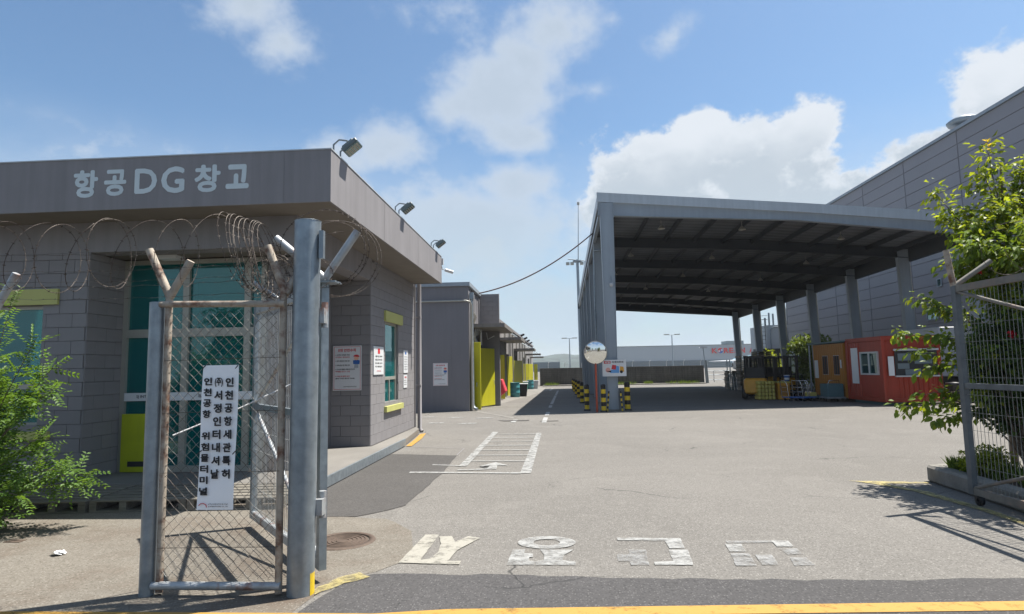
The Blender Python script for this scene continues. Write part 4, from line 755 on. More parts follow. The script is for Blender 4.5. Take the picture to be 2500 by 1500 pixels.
def tree_far(name, label, c, h, w_, n, seed, m=LF_far, group=None, trunk=True, l=.25, cat='tree'):
    r = random.Random(seed); t = thing(name, label, cat, c, 0, group); c = Vector(c); mb = MB(); mb.tube([c, c+Z*h*.55, c+Z*h*.85+rv(r, .1)], .05*h*.5, 6, r1=.02)
    for k in range(5): mb.tube([c+Z*h*(.25+.1*k), c+Vector((r.uniform(-.4, .4)*w_, r.uniform(-.4, .4)*w_, h*(.5+.1*k)))], .03, 5, r1=.01)
    mb.build('trunk', M_bark, t); Lb = MB(); cl = [c+Vector((r.uniform(-.36, .36)*w_, r.uniform(-.36, .36)*w_, h*r.uniform(.3 if trunk else .08, .88))) for _ in range(26)]
    for i in range(n):
        q = r.choice(cl); d = rv(r); d.normalize(); rad = .2*w_*r.random()**.5; leaf_quad(Lb, q+d*rad, rv(r)+Vector((0, 0, .2)), (d+Z).normalized(), l*r.uniform(.5, 1.2), l*.45, .2)
    tag(Lb.build('crown', m, t), kind='stuff'); return t
tree_far('shrub', 'large green shrub growing beside the orange cabin under the shelter edge', (17.6, 42.5, -.2), 3.5, 3.4, 5200, 31, trunk=False, l=.3, cat='shrub')
tree_far('shrub', 'low yellow green hedge shrub beyond the forklifts', (20.2, 58, -.39), 3.0, 3.6, 2200, 32, LF_tree2, trunk=False, l=.3, cat='shrub')
for i, (x, y) in enumerate(((-14, -22), (-7, -26), (6, -30), (13, -24), (22, -30), (-24, -28))): tree_far('roadside_tree', ('third','fourth','fifth','sixth','seventh','leftmost')[i]+' roadside tree on the far side of the street behind the viewpoint', (x, y, 0), 7, 6, 1400, 50+i, LF_dark, 'roadside trees behind the viewpoint', l=.6)

# ================================================================ STORE ROW
RW = thing('storage_building', 'grey painted storage block with yellow steel doors and flat awning behind the office', 'building', (-3.27, 24, 0))
M_plas = mat('smooth_grey_render', (.185, .18, .192), .75, var=.05, scale=.6, streak=.06, spec=.25)
def rx(y): return -3.27+.018*(y-23.7)
mb = MB(); mb.box(-12, -3.27, 23.7, 24.2, -.1, 4.85); mb.box(-12, -3.27, 24.9, 25.4, -.1, 4.85); mb.box(-12, -3.3, 24.2, 24.9, 2.55, 4.85); mb.box(-12, -3.26, 25.4, 25.6, -.1, 4.85); mb.box(-12, -3.30, 25.6, 27.1, 2.5, 4.85); mb.box(-12, -3.26, 27.1, 28.8, -.1, 4.85); mb.box(-12, -3.9, 24.2, 27.1, -.1, 2.5); mb.build('wall', M_plas, RW)
mb = MB(); mb.box(-12.1, -3.20, 23.62, 28.8, 4.85, 5.0); mb.build('parapet_flashing', M_canopy, RW)
mb = MB(); mb.box(-5.15, -3.95, 23.69, 23.7, .0, 3.3); mb.build('wall_panel', M_plas, RW)
mb = MB(); mb.tube([(-8, 23.6, 4.26), (-3.35, 23.6, 4.26), (-3.2, 23.62, 4.22), (-3.16, 23.75, 4.1), (-3.16, 23.75, .02)], .035, 8); mb.build('conduit', M_alu, RW)
mb = MB(); mb.box(-3.24, -3.08, 23.8, 23.98, 4.35, 4.6); mb.tube([(-3.16, 23.9, 4.4), (-3.16, 23.9, .25), (-3.1, 23.85, .1), (-2.98, 23.8, .06)], .06, 10); mb.build('downpipe', M_galv, RW)
mb = MB(); mb.hexa([(-3.3, 24.55, 3.27), (-1.93, 24.55, 3.27), (-1.88, 28.9, 3.24), (-3.22, 28.9, 3.24), (-3.3, 24.55, 3.42), (-1.93, 24.55, 3.42), (-1.88, 28.9, 3.39), (-3.22, 28.9, 3.39)]); mb.build('awning', mat('awning_paint', (.2, .185, .17), .7, streak=.2), RW)
mb = MB(); mb.box(-3.3, -2.39, 27.40, 27.62, -.1, 4.95); mb.build('fin_wall', M_joint, RW)
place_cells(wall_cells((-3.28, 27.39), 0, .88, .0, 4.95), RW, 'block', M_wall)
def door_leaf(parent, a, b, h, name='door', m=M_yellow, z=.03):
    mb = MB(); a = Vector((*a, z)); b = Vector((*b, z)); mb.bar(a+Z*h/2, b+Z*h/2, .05, h); d = mb.build(name, m, parent, bevel=.006); dd = (b-a).normalized(); n = dd.cross(Z)
    mb = MB(); q = b-dd*.14+Z*1.05; mb.tube([q, q+n*.07, q+n*.07-Z*.16], .012, 6); mb.tube([q, q-n*.07, q-n*.07-Z*.16], .012, 6); mb.build('handle', M_chrome, d); return d
door_leaf(RW, (-3.28, 24.22), (-2.86, 24.05), 2.62); door_leaf(RW, (-3.22, 25.66), (-2.62, 27.12), 2.45)
mb = MB(); mb.box(-3.32, -3.24, 24.2, 24.9, 2.5, 2.62); mb.build('door_head', M_yellow, RW)
mb = MB()
for k in range(5): mb.tube([(-3.05+.05*k, 24.3+.2*k, 3.2), (-3.15, 24.3+.15*k, 2.9), (-3.1+.03*k, 24.5, 2.6)], .012, 5)
for k in range(4): mb.tube([(-3.2, 24.1, 4.0), (-3.12+.02*k, 24.3+.1*k, 3.7), (-3.2, 24.6+.1*k, 3.44)], .012, 5)
mb.build('cables', M_alu, RW); mb = MB(); mb.tube([(-3.1, 26.3, 3.25), (-3.1, 26.3, 2.62)], .05, 8); mb.build('wall_conduit', M_white, RW); mb = MB(); mb.tube([(-2.95, 27.2, 3.2), (-2.9, 27.2, 2.9), (-2.6, 27.2, 3.05)], .02, 6); mb.build('wall_conduit', M_white, RW)
# far row of stores
R2 = thing('storage_row', 'long receding row of grey stores with yellow doors and thin awnings', 'building', (-2.9, 45, -.2))
mb = MB(); segs = [(28.8, 34), (36, 39), (41, 46), (48, 54), (57, 61.5), (64.5, 72)]
for a, b in segs: mb.hexa([(-12, a, -.6), (rx(a), a, -.6), (rx(b), b, -.6), (-12, b, -.6), (-12, a, 4.35+gz(a)), (rx(a), a, 4.35+gz(a)), (rx(b), b, 4.35+gz(b)), (-12, b, 4.35+gz(b))])
for (a, b) in ((34, 36), (39, 41), (46, 48), (54, 57), (61.5, 64.5)): mb.hexa([(-12, a, -.6), (rx(a)-.5, a, -.6), (rx(b)-.5, b, -.6), (-12, b, -.6), (-12, a, 2.5), (rx(a)-.5, a, 2.5), (rx(b)-.5, b, 2.5), (-12, b, 2.5)]); mb.hexa([(-12, a, 2.5), (rx(a)-.02, a, 2.5), (rx(b)-.02, b, 2.5), (-12, b, 2.5), (-12, a, 4.35+gz(a)), (rx(a)-.02, a, 4.35+gz(a)), (rx(b)-.02, b, 4.35+gz(b)), (-12, b, 4.35+gz(b))])
mb.build('wall', mat('store_wall', (.23, .22, .215), .75, var=.08), R2)
mb = MB(); mb.hexa([(-12, 28.8, 4.27), (rx(28.8)+.08, 28.8, 4.27), (rx(72)+.08, 72, 3.96), (-12, 72, 3.96), (-12, 28.8, 4.43), (rx(28.8)+.08, 28.8, 4.43), (rx(72)+.08, 72, 4.12), (-12, 72, 4.12)]); mb.build('parapet_flashing', M_fascia, R2)
for (y0, y1, xr, z) in ((34.4, 39.5, -1.80, 3.18), (44.8, 48.5, -1.38, 2.86), (57.6, 59.5, -1.20, 2.74), (66, 68, -1.07, 2.6)):
    mb = MB(); mb.box(rx(y0)-.02, xr, y0, y1, z, z+.14); mb.build('awning', bpy.data.materials['awning_paint'], R2); mb = MB(); mb.tube([(xr-.15, y0+.1, z+.1), (rx(y0), y0+.1, z+.85)], .02, 5); mb.tube([(xr-.1, y0+.1, z), (xr-.1, y0+.1, z-.0)], .02, 5); mb.build('awning_stay', M_galv, R2)
for a, b, h in (((-3.0, 34.4), (-2.75, 34.5), 2.45), ((-2.95, 39.0), (-2.68, 39.8), 2.5), ((-2.9, 44.5), (-2.35, 46), 2.35), ((-2.78, 56.5), (-2.35, 57.0), 2.3), ((-2.5, 61), (-2.1, 61.6), 2.3), ((-2.1, 66), (-1.75, 66.3), 2.3)): door_leaf(R2, a, b, h, z=gz(a[1])+.02)
for y in (33, 37.6, 41, 43, 46.5, 50, 53, 56): mb = MB(); mb.tube([(rx(y)+.08, y, gz(y)), (rx(y)+.08, y, 3.9)], .05, 6); mb.build('downpipe', M_alu, R2)
for y in (31, 32.2): mb = MB(); mb.box(rx(y)-.6, rx(y)-.1, y, y+.6, 4.35, 4.62); mb.build('roof_unit', M_galv, R2)
for i, (y, x) in enumerate(((44.5, -2.2), (49.5, -2.2), (54.5, -2.2), (59.5, -2.15))):
    t = thing('wall_lamp', ('nearest', 'second', 'third', 'farthest')[i]+' small lamp on an arm above the store row', 'lamp', (x, y, 3.9), 0, 'small lamps above the store row')
    mb = MB(); mb.tube([(rx(y), y, 3.95), (x, y, 4.0)], .02, 5); mb.build('arm', M_galv, t); mb = MB(Matrix.Translation((x, y, 3.95)) @ Matrix.Rotation(math.radians(-25), 4, 'Y')); mb.box(-.15, .15, -.12, .12, -.07, .07); mb.build('housing', M_black, t, bevel=.03)
def drum(label, loc, m):
    t = thing('steel_drum', label, 'drum', loc, 0, 'steel drums by the stores'); mb = MB(); mb.lathe(loc, [(.001, 0), (.29, 0), (.29, .25), (.305, .27), (.29, .29), (.29, .55), (.305, .57), (.29, .59), (.29, .86), (.30, .88), (.28, .88), (.27, .85), (.001, .85)], 20); mb.build('body', m, t); return t
drum('teal drum in front of the second awning', (-2.37, 37.3, -.15), M_drum); drum('faded blue drum near the far end of the store row', (-2.1, 54.5, -.38), M_drum)
def bin_(label, c, m, s=1):
    t = thing('plastic_bin', label, 'bin', c, 0, 'plastic bins by the stores'); x, y, z = c; a, b = .25*s, .32*s; h = .75*s; mb = MB(); mb.hexa([(x-a, y-a, z), (x+a, y-a, z), (x+a, y+a, z), (x-a, y+a, z), (x-b, y-b, z+h), (x+b, y-b, z+h), (x+b, y+b, z+h), (x-b, y+b, z+h)]); mb.build('body', m, t, bevel=.02)
    mb = MB(); mb.box(x-b-.02, x+b+.02, y-b-.02, y+b+.02, z+h, z+h+.06); mb.build('lid', M_white, t, bevel=.01)
bin_('black bin with pale lid next to the teal drum', (-1.98, 38.5, -.17), M_black); bin_('green bin beside the faded blue drum', (-2.45, 50.5, -.32), M_green); bin_('white lidded bin at the far end of the store row', (-1.75, 56, -.38), M_whitep)
mb = MB(); mb.hexa([(-3.05, 33.2, -.0), (-2.6, 33.2, .35), (-2.55, 33.9, .35), (-3.05, 33.9, 0), (-3.1, 33.2, 1.0), (-2.82, 33.2, 1.02), (-2.78, 33.9, 1.02), (-3.05, 33.9, 1.0)]); tag(mb.build('red_cover', M_redp, bevel=.04), 'red and black covered trolley by the third yellow door', 'cover')

# ================================================================ CANOPY
CN = thing('loading_shelter', 'tall open grey steel loading shelter with sloping dark roof over the yard', 'shelter', (9, 40, 0))
YL = [22.95+5.69*k for k in range(7)]; YR = [25.2, 30, 35.2, 40.6, 46, 51.5, 57]; XL = [1.82+.11*k for k in range(7)]; XR = [16.95, 16.95, 16.98, 16.98, 16.95, 16.98, 16.9]
ZLb = [7.30]+[7.22-.04*k for k in range(1, 7)]; ZRb = [6.56]+[6.44-.12*(k-1) for k in range(1, 7)]
def ibeam_col(x_out, x_in_top, x_in_bot, y, z0, z1, dirx, lean=0, mats=M_canopy, fl=.26):
    """tapered I column; dirx = +1 if the inner side is at larger x"""
    mb = MB(); t_ = .022; xo0, xo1 = x_out, x_out+lean
    for (a0, a1) in (((xo0, xo1)), ((x_in_bot, x_in_top+lean))):
        s = t_ if a0 == xo0 else -t_; s *= dirx
        mb.hexa([(a0, y-fl/2, z0), (a0+s, y-fl/2, z0), (a0+s, y+fl/2, z0), (a0, y+fl/2, z0), (a1, y-fl/2, z1), (a1+s, y-fl/2, z1), (a1+s, y+fl/2, z1), (a1, y+fl/2, z1)])
    q = -fl/2+.03; a, b = xo0+t_*dirx, x_in_bot-t_*dirx; c, d = xo1+t_*dirx, x_in_top+lean-t_*dirx
    mb.hexa([(a, y+q, z0), (b, y+q, z0), (b, y+q+.03, z0), (a, y+q+.03, z0), (c, y+q, z1), (d, y+q, z1), (d, y+q+.03, z1), (c, y+q+.03, z1)])
    return mb
for k in range(7):
    yl, yr, g = YL[k], YR[k], gz(YL[k])
    ibeam_col(XL[k]+.15, XL[k]+.66, XL[k]+.50, yl, g, ZLb[k]+.45, 1, lean=-.10).build('column', M_canopy, CN)
    if k: ibeam_col(XR[k]+.05, XR[k]-.44, XR[k]-.34, yr, gz(yr), ZRb[k]+.42, -1, lean=-.14).build('column', M_canopy, CN)
    if k:
        a = Vector((XL[k]+.1, yl, 0)); b = Vector((XR[k]+.0, yr, 0)); m_ = .5; up = .14
        for (p, q, zp0, zp1, zq0, zq1) in ((a, a.lerp(b, m_), ZLb[k], ZLb[k]+.47, (ZLb[k]+ZRb[k])/2+up, (ZLb[k]+ZRb[k])/2+.47+up), (a.lerp(b, m_), b, (ZLb[k]+ZRb[k])/2+up, (ZLb[k]+ZRb[k])/2+.47+up, ZRb[k], ZRb[k]+.47)):
            mb = MB()
            for w0, w1, wd in ((0, .025, .2), (.025, .445, .03), (.445, .47, .2)):
                n = Vector((0, wd/2, 0)); mb.hexa([p-n+Z*(zp0+w0), q-n+Z*(zq0+w0), q+n+Z*(zq0+w0), p+n+Z*(zp0+w0), p-n+Z*(zp0+w1), q-n+Z*(zq0+w1), q+n+Z*(zq0+w1), p+n+Z*(zp0+w1)])
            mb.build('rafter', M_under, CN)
ibeam_col(XR[0]+.05, XR[0]-.44, XR[0]-.34, YR[0]+.1, 0, 6.6, -1, lean=-.14).build('column', M_canopy, CN)
for k in range(7):
    mb = MB(); mb.box(XL[k]+.05, XL[k]+.72, YL[k]-.2, YL[k]+.2, gz(YL[k])-.02, gz(YL[k])+.05); mb.build('base_plate', M_kerb, CN)
# front beam and fascia (thin upper cap proud of the beam)
Am = Vector((1.79, 22.9, 0)); Bm = Vector((9.5, 24.09, 0)); Cm = Vector((17.0, 25.25, 0)); nf = Vector((.155, -1, 0)).normalized()
for (p, q, pb, pt, qb, qt) in ((Am+X*.03, Bm, 7.30, 7.80, 7.14, 7.44+.0), (Bm, Cm, 7.14, 7.44, 6.55, 6.97)):
    mb = MB(); o = -nf*.06; mb.hexa([p+Z*pb, q+Z*qb, q+o+Z*qb, p+o+Z*pb, p+Z*pt, q+Z*qt, q+o+Z*qt, p+o+Z*pt]); mb.hexa([p-nf*-.03+Z*(pb-.02), q-nf*-.03+Z*(qb-.02), q+o*3+Z*(qb-.02), p+o*3+Z*(pb-.02), p-nf*-.03+Z*pb, q-nf*-.03+Z*qb, q+o*3+Z*qb, p+o*3+Z*pb]); mb.build('front_beam', M_canopy, CN)
for (p, q, pb, pt, qb, qt) in ((Am-X*.02, Bm, 7.79, 8.15, 7.43, 7.79), (Bm, Cm+X*.05, 7.43, 7.79, 6.96, 7.38)):
    mb = MB(); p = p+nf*.10; q = q+nf*.10; o = -nf*.06; mb.hexa([p+Z*pb, q+Z*qb, q+o+Z*qb, p+o+Z*pb, p+Z*pt, q+Z*qt, q+o+Z*qt, p+o+Z*pt]); mb.build('gutter_fascia', M_canopy2, CN)
mb = MB(); mb.hexa([Am+Vector((0, -.02, 7.28)), Am+Vector((.62, .07, 7.22)), Am+Vector((.62, .13, 7.22)), Am+Vector((0, .1, 7.28)), Am+Vector((0, -.02, 7.32)), Am+Vector((.62, .07, 7.26)), Am+Vector((.62, .13, 7.26)), Am+Vector((0, .1, 7.32))]); mb.build('joint_plate', M_canopy, CN)
mb = MB(); mb.box(1.80, 1.83, 22.95, 57.5, 7.66, 8.10); mb.v = [Vector((v.x+(v.y-22.9)*.018, v.y, v.z-(v.y-22.9)*.0075)) for v in mb.v]; mb.build('side_fascia', M_canopy2, CN)
mb = MB(); mb.box(1.86, 2.0, 22.95, 57.5, 7.40, 7.60); mb.v = [Vector((v.x+(v.y-22.9)*.018, v.y, v.z-(v.y-22.9)*.0075)) for v in mb.v]; mb.build('eave_beam', M_canopy, CN)
mb = MB(); mb.hexa([(16.85, 25.3, 6.36), (17.02, 25.3, 6.36), (17.02, 57.4, 5.72), (16.85, 57.4, 5.72), (16.85, 25.3, 6.85), (17.02, 25.3, 6.85), (17.02, 57.4, 6.3), (16.85, 57.4, 6.3)]); mb.v = [Vector((v.x, v.y, v.z+(.26 if v.z > 6.2 and k_ > 3 else 0))) for k_, v in enumerate(mb.v)]; mb.build('eave_beam', M_under, CN)
mb = MB(); mb.hexa([(2.4, 57.35, 6.95), (16.9, 57.35, 5.9), (16.9, 57.45, 5.9), (2.4, 57.45, 6.95), (2.4, 57.35, 7.85), (16.9, 57.35, 6.75), (16.9, 57.45, 6.75), (2.4, 57.45, 7.85)]); mb.build('end_fascia', M_under, CN)
def roofz(f, g): # f across 0..1, g along 0..1
    zl = 7.78-.26*g; zr = 7.0-.55*g; return zl+(zr-zl)*f+.12*(1-abs(2*f-1))
def roofp(f, g, dz=0):
    a = Vector((1.84, 22.99, 0)).lerp(Vector((16.98, 25.3, 0)), f); b = Vector((2.46, 57.4, 0)).lerp(Vector((17.0, 57.4, 0)), f); p = a.lerp(b, g); p.z = roofz(f, g)+dz; return p
for i in range(11):
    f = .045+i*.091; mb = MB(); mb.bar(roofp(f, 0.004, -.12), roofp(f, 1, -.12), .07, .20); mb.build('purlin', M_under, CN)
mb = MB(); nx = 150; vs = []; fs = [] # ribs run across the slope, so the sheet waves along its length
NY = 260
for j in range(NY+1):
    g = j/NY; dz = .03 if j % 4 in (0, 1) else 0
    for f in (0, .25, .5, .75, 1): vs.append(roofp(f, g, dz))
for j in range(NY):
    for i in range(4): fs.append((j*5+i, j*5+i+1, (j+1)*5+i+1, (j+1)*5+i))
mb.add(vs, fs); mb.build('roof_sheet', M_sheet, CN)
for f, g in ((.18, .06), (.40, .05), (.70, .07), (.14, .24), (.42, .24), (.75, .24), (.12, .42), (.4, .42), (.72, .42), (.3, .6), (.6, .6)):
    p = roofp(f, g, -.25); mb = MB(); mb.tube([p+Z*.2, p], .012, 5); mb.lathe(p, [(.03, 0), (.06, -.04), (.14, -.14), (.15, -.17)], 12); mb.build('bell_lamp', M_alu, CN)
for k in range(1, 7): mb = MB(); x, y = XR[k]+.2, YR[k]+.2; mb.tube([(x-.15, y, ZRb[k]+.2), (x-.12, y, ZRb[k]-.1), (x, y, gz(y))], .05, 8); mb.build('downpipe', M_alu, CN)
mb = MB(); mb.tube([(2.0, 28.7, 6.95), (2.05, 28.5, 7.0), (2.35, 28.4, 7.0)], .04, 6); mb.tube([(2.0, 28.7, 6.95), (1.98, 28.55, -.0)], .04, 6); mb.build('downpipe', M_galv, CN)
t = thing('security_camera', 'small white dome camera on the front shelter column', 'camera', (2.2, 22.7, 4.6)); mb = MB(); mb.tube([(2.2, 22.83, 4.95), (2.2, 22.74, 4.95), (2.2, 22.74, 4.68)], .015, 6); mb.build('bracket', M_galv, t); mb = MB(); mb.lathe((2.2, 22.74, 4.60), [(.001, -.06), (.05, -.04), (.07, .02), (.06, .08), (.001, .09)], 12); mb.build('dome', M_whitep, t)
# sign on column
t, c, u, n = sign('warning_sign', 'white caution sign with red label and vehicle picture on the shelter column', (1.77, 22.70, 1.25), X, .86, .60, .02)
srect(t, c, u, n, .06, .30, .46, .56, M_red); lettering('위험', 'lettering', M_white, t, c+u*.09+Z*.475, u, Z, .18, .07, .03, .004); lettering('지게차주의', 'lettering', M_ink, t, c+u*.34+Z*.475, u, Z, .42, .075, .03, .003)
def sp_poly(pts, m, l=.0025): mb = MB(); o = Vector(c)+n*l; mb.add([o+u*a+Z*b for a, b in pts], [tuple(range(len(pts)))]); mb.build('print', m, t)
cr = lambda cx, cy, r_: [(cx+r_*math.cos(k*PI/6), cy+r_*math.sin(k*PI/6)) for k in range(12)]
sp_poly([(.28, .12), (.60, .12), (.60, .36), (.50, .38), (.44, .26), (.28, .22)], mat('print_blue', (.12, .32, .62), .6, var=0)); sp_poly([(.32, .26), (.48, .24), (.50, .40), (.36, .42)], M_red, .003); sp_poly([(.62, .16), (.78, .16), (.76, .34), (.64, .36)], M_fork); sp_poly(cr(.68, .16, .055), M_ink, .004); sp_poly(cr(.20, .23, .09), mat('print_pink', (.7, .35, .3), .6, var=0)); sp_poly([(.1, .2), (.3, .14), (.32, .2)], M_ink, .004)
# bollards
def bollard(label, loc, r=.085, h=.93):
    t = thing('striped_bollard', label, 'bollard', loc, 0, 'yellow and black striped bollards'); L_ = Vector(loc)
    mb = MB(); n = 6; s = (h-.06)/n
    for k in range(n): mb.lathe(L_+Z*(.06+k*s), [(r, 0), (r, s)], 18, 0 if k % 2 else 1)
    mb.lathe(L_+Z*h, [(r, 0), (r*.8, .025), (r*.4, .04), (.001, .038)], 18, 0); mb.build('tube', [M_black, M_blky], t)
    mb = MB(); mb.lathe(L_, [(.001, .06), (r+.005, .06), (r+.04, .05), (r+.05, 0)], 18); mb.build('base', M_black, t); return t
bollard('fat striped bollard right of the sign on the shelter column', (2.66, 22.95, 0), .105, 1.0); b0 = bollard('striped bollard between the round mirror pole and the sign', (1.74, 22.3, 0), .085, .95)
b1 = bollard('front striped bollard of the row left of the mirror', (1.19, 23.1, 0))
for k, y in enumerate((28.7, 34.4, 40, 45.8, 51.4)): dup(b1, (1.19+.07*(k+1), y, gz(y)), None, ('second', 'third', 'fourth', 'fifth', 'farthest')[k]+' striped bollard in the row along the shelter columns')
for x, tx in ((1.90, .07), (2.44, -.05)):
    t = thing('striped_guard', 'thin black and yellow corner guard '+('left' if x < 2.2 else 'right')+' of the front shelter column', 'guard', (x, 22.68, 0), 0, 'corner guards of the column'); mb = MB()
    for k in range(8): z = k*.09; mb.bar((x+tx*k/8, 22.68, z), (x+tx*(k+1)/8, 22.68, z+.09), .05, .05, X, k % 2)
    mb.build('strip', [M_blky, M_black], t)
t = thing('traffic_mirror', 'round convex mirror on a thin red pole before the shelter', 'mirror', (1.5, 22.2, 0)); mb = MB(); mb.tube([(1.50, 22.28, 0), (1.50, 22.28, 2.1)], .038, 12); mb.build('pole', M_poleR, t)
mb = MB(); Rm = .40; Rc = 1.0
Q = Matrix.Translation((1.50, 22.2, 2.11)) @ Matrix.Rotation(math.radians(8), 4, 'X'); mb.M = Q
mb.lathe((0, 0, 0), [(.0005, -(Rc-math.sqrt(Rc**2-Rm**2)))]+[(Rm*i/12, -(math.sqrt(Rc**2-(Rm*i/12)**2)-math.sqrt(Rc**2-Rm**2))) for i in range(1, 13)], 40, ax='y'); mb.build('mirror', M_mir, t)
mb = MB(Q); mb.lathe((0, 0, 0), [(Rm-.004, -.004), (Rm+.015, -.006), (Rm+.02, .02), (Rm*.7, .07), (.05, .09)], 40, ax='y'); mb.build('rim', M_alu, t)

# ================================================================ CABINS
def cabin(name, label, x0, x1, y0, y1, z0, z1, m, rib=.16):
    t = thing(name, label, 'cabin', (x0, y0, 0)); mb = MB(); mb.box(x0+.04, x1-.04, y0+.04, y1-.04, z0+.02, z1-.03); mb.build('wall', m, t)
    return t
RC = cabin('red_cabin', 'red corrugated container cabin with service window at its front', 12.0, 14.0, 22.9, 25.6, .12, 2.5, M_redc)
mb = MB()
y = 23.02
while y < 25.45: mb.hexa([(12.0, y, .25), (12.045, y-.03, .25), (12.045, y+.11, .25), (12.0, y+.08, .25), (12.0, y, 2.35), (12.045, y-.03, 2.35), (12.045, y+.11, 2.35), (12.0, y+.08, 2.35)]) if not (23.15 < y+.04 < 24.65) else None; y += .17
x = 12.55
while x < 13.9: mb.hexa([(x, 22.9, .25), (x+.08, 22.9, .25), (x+.11, 22.945, .25), (x-.03, 22.945, .25), (x, 22.9, 1.05), (x+.08, 22.9, 1.05), (x+.11, 22.945, 1.05), (x-.03, 22.945, 1.05)]); x += .17
tag(mb.build('corrugation', M_redc, RC), kind='stuff')
for a in ((11.97, 12.09, 22.87, 22.99), (13.9, 14.03, 22.87, 22.99), (11.97, 12.09, 25.5, 25.63)): mb = MB(); mb.box(*a, .12, 2.5); mb.build('corner_post', M_redc, RC, bevel=.008)
for a in ((11.97, 12.06, 22.99, 25.5, .12, .26), (11.97, 12.06, 22.99, 25.5, 2.38, 2.5), (12.09, 13.9, 22.87, 22.95, .12, .26), (12.09, 13.9, 22.87, 22.95, 2.38, 2.5)): mb = MB(); mb.box(*a); mb.build('rail', M_redc, RC)
mb = MB(); mb.box(11.96, 14.04, 22.86, 25.64, 2.5, 2.53); mb.build('roof', M_redc, RC)
f = window_unit(RC, (11.985, 24.58, 0), -Y, -X, 1.33, 1.10, 1.98, lights=2, frame=M_whitep, gl=M_glassd, fw=.06, deep=.06); mb = MB(); mb.box(12.03, 12.04, 23.3, 23.8, 1.15, 1.93); mb.build('curtain', M_ylwp, RC)
mb = MB(); mb.box(11.975, 11.985, 24.72, 25.25, .75, 2.15); mb.build('notice_panel', M_white, RC)
mb = MB(); mb.box(12.42, 13.9, 22.88, 22.9, 1.08, 1.98); mb.build('window_recess', M_dark, RC)
mb = MB(); mb.box(12.38, 13.95, 22.78, 22.9, 1.03, 1.08); mb.build('counter', M_whitep, RC); mb = MB(); mb.box(12.38, 13.95, 22.84, 22.9, 1.98, 2.05); mb.build('window_head', M_whitep, RC)
for a in ((12.52, 13.0, 1.62, 1.88), (12.5, 12.9, 1.32, 1.52), (13.1, 13.7, 1.5, 1.9), (12.75, 13.3, 1.1, 1.3)): mb = MB(); mb.box(a[0], a[1], 22.865, 22.879, a[2], a[3]); mb.build('paper_notice', M_hang2, RC)
mb = MB(); mb.box(12.16, 12.36, 22.85, 22.865, 1.08, 1.78); mb.build('notice_panel', M_white, RC)
mb = MB(); mb.box(12.1, 12.8, 23.1, 25.4, .0, .12); mb.build('support_block', M_teal, RC)
OC = cabin('orange_cabin', 'orange panel cabin with two small windows next to the red cabin', 11.9, 14.2, 25.75, 28.8, .12, 2.42, M_orange)
mb = MB()
y = 25.8
while y < 28.7: mb.box(11.925, 11.94, y, y+.01, .15, 2.35); y += .2
mb.build('panel_joint', mat('orange_joint', (.4, .13, .02), .6), OC)
mb = MB(); mb.box(11.78, 14.3, 25.68, 29.0, 2.42, 2.48); mb.build('roof', M_teal, OC)
mb = MB(); mb.box(11.93, 11.938, 26.22, 26.73, 1.08, 1.87); mb.build('window_backing', M_dark, OC); mb = MB(); mb.box(11.93, 11.938, 27.32, 27.83, 1.08, 1.87); mb.build('window_backing', M_dark, OC)  # dark backing behind each window, painted to stand in for the unlit cabin
for y in (26.75, 27.85): window_unit(OC, (11.935, y, 0), -Y, -X, .55, 1.06, 1.89, lights=2, frame=M_whitep, gl=M_glassd, fw=.045, deep=.012)
mb = MB(); mb.box(11.92, 11.938, 26.0, 26.12, 1.35, 1.7); mb.build('notice_panel', M_white, OC); mb = MB(); mb.box(11.92, 11.938, 28.3, 28.65, .9, 1.7); mb.build('notice_panel', M_white, OC)
mb = MB(); mb.tube([(11.85, 28.95, 2.4), (11.85, 28.95, 0)], .04, 8); mb.build('post', M_galv, OC)
mb = MB(); mb.tube([(11.99, 25.66, .1), (11.99, 25.66, 2.45)], .03, 6); mb.build('downpipe', M_redc, OC)
for q in (RC, OC): q.location.y += .5
# box truck
t = thing('box_truck', 'white box truck parked behind the tree on the right', 'truck', (17.5, 27, 0)); mb = MB(); mb.box(15.6, 20.2, 26.0, 28.1, .95, 2.95); mb.build('cargo_box', M_whitep, t, bevel=.03)
mb = MB(); mb.box(15.7, 20.1, 26.3, 27.8, .65, .93); mb.build('chassis', M_black, t); mb = MB(); mb.hexa([(20.3, 26.1, .6), (21.9, 26.1, .6), (21.9, 28.0, .6), (20.3, 28.0, .6), (20.3, 26.1, 2.3), (21.4, 26.1, 2.3), (21.4, 28.0, 2.3), (20.3, 28.0, 2.3)]); mb.build('cab', M_whitep, t, bevel=.06)
mb = MB(); mb.box(20.6, 21.2, 26.08, 26.095, 1.5, 2.1); mb.build('side_window', M_glassd, t); mb = MB(); mb.box(15.7, 16.3, 25.985, 25.998, 1.25, 1.4); mb.build('blue_stripe', M_blue, t)
for x in (16.6, 20.9):
    for y in (26.15, 27.85): mb = MB(); mb.lathe((x, y, .42), [(.1, -.12), (.38, -.12), (.42, -.08), (.42, .08), (.38, .12), (.1, .12)], 20, ax='y'); wv = mb.build('wheel', M_black, t); mb = MB(); mb.lathe((x, y, .42), [(.001, -.125), (.2, -.125), (.22, -.11)], 14, ax='y'); mb.build('rim', M_galv, wv)
mb = MB(); mb.lathe((14.4, 23.4, 0), [(.001, 0), (.2, 0), (.24, .7), (.27, .72), (.25, .8), (.001, .82)], 14); tag(mb.build('waste_bin', M_black), 'black round bin at the right end of the red cabin', 'bin')

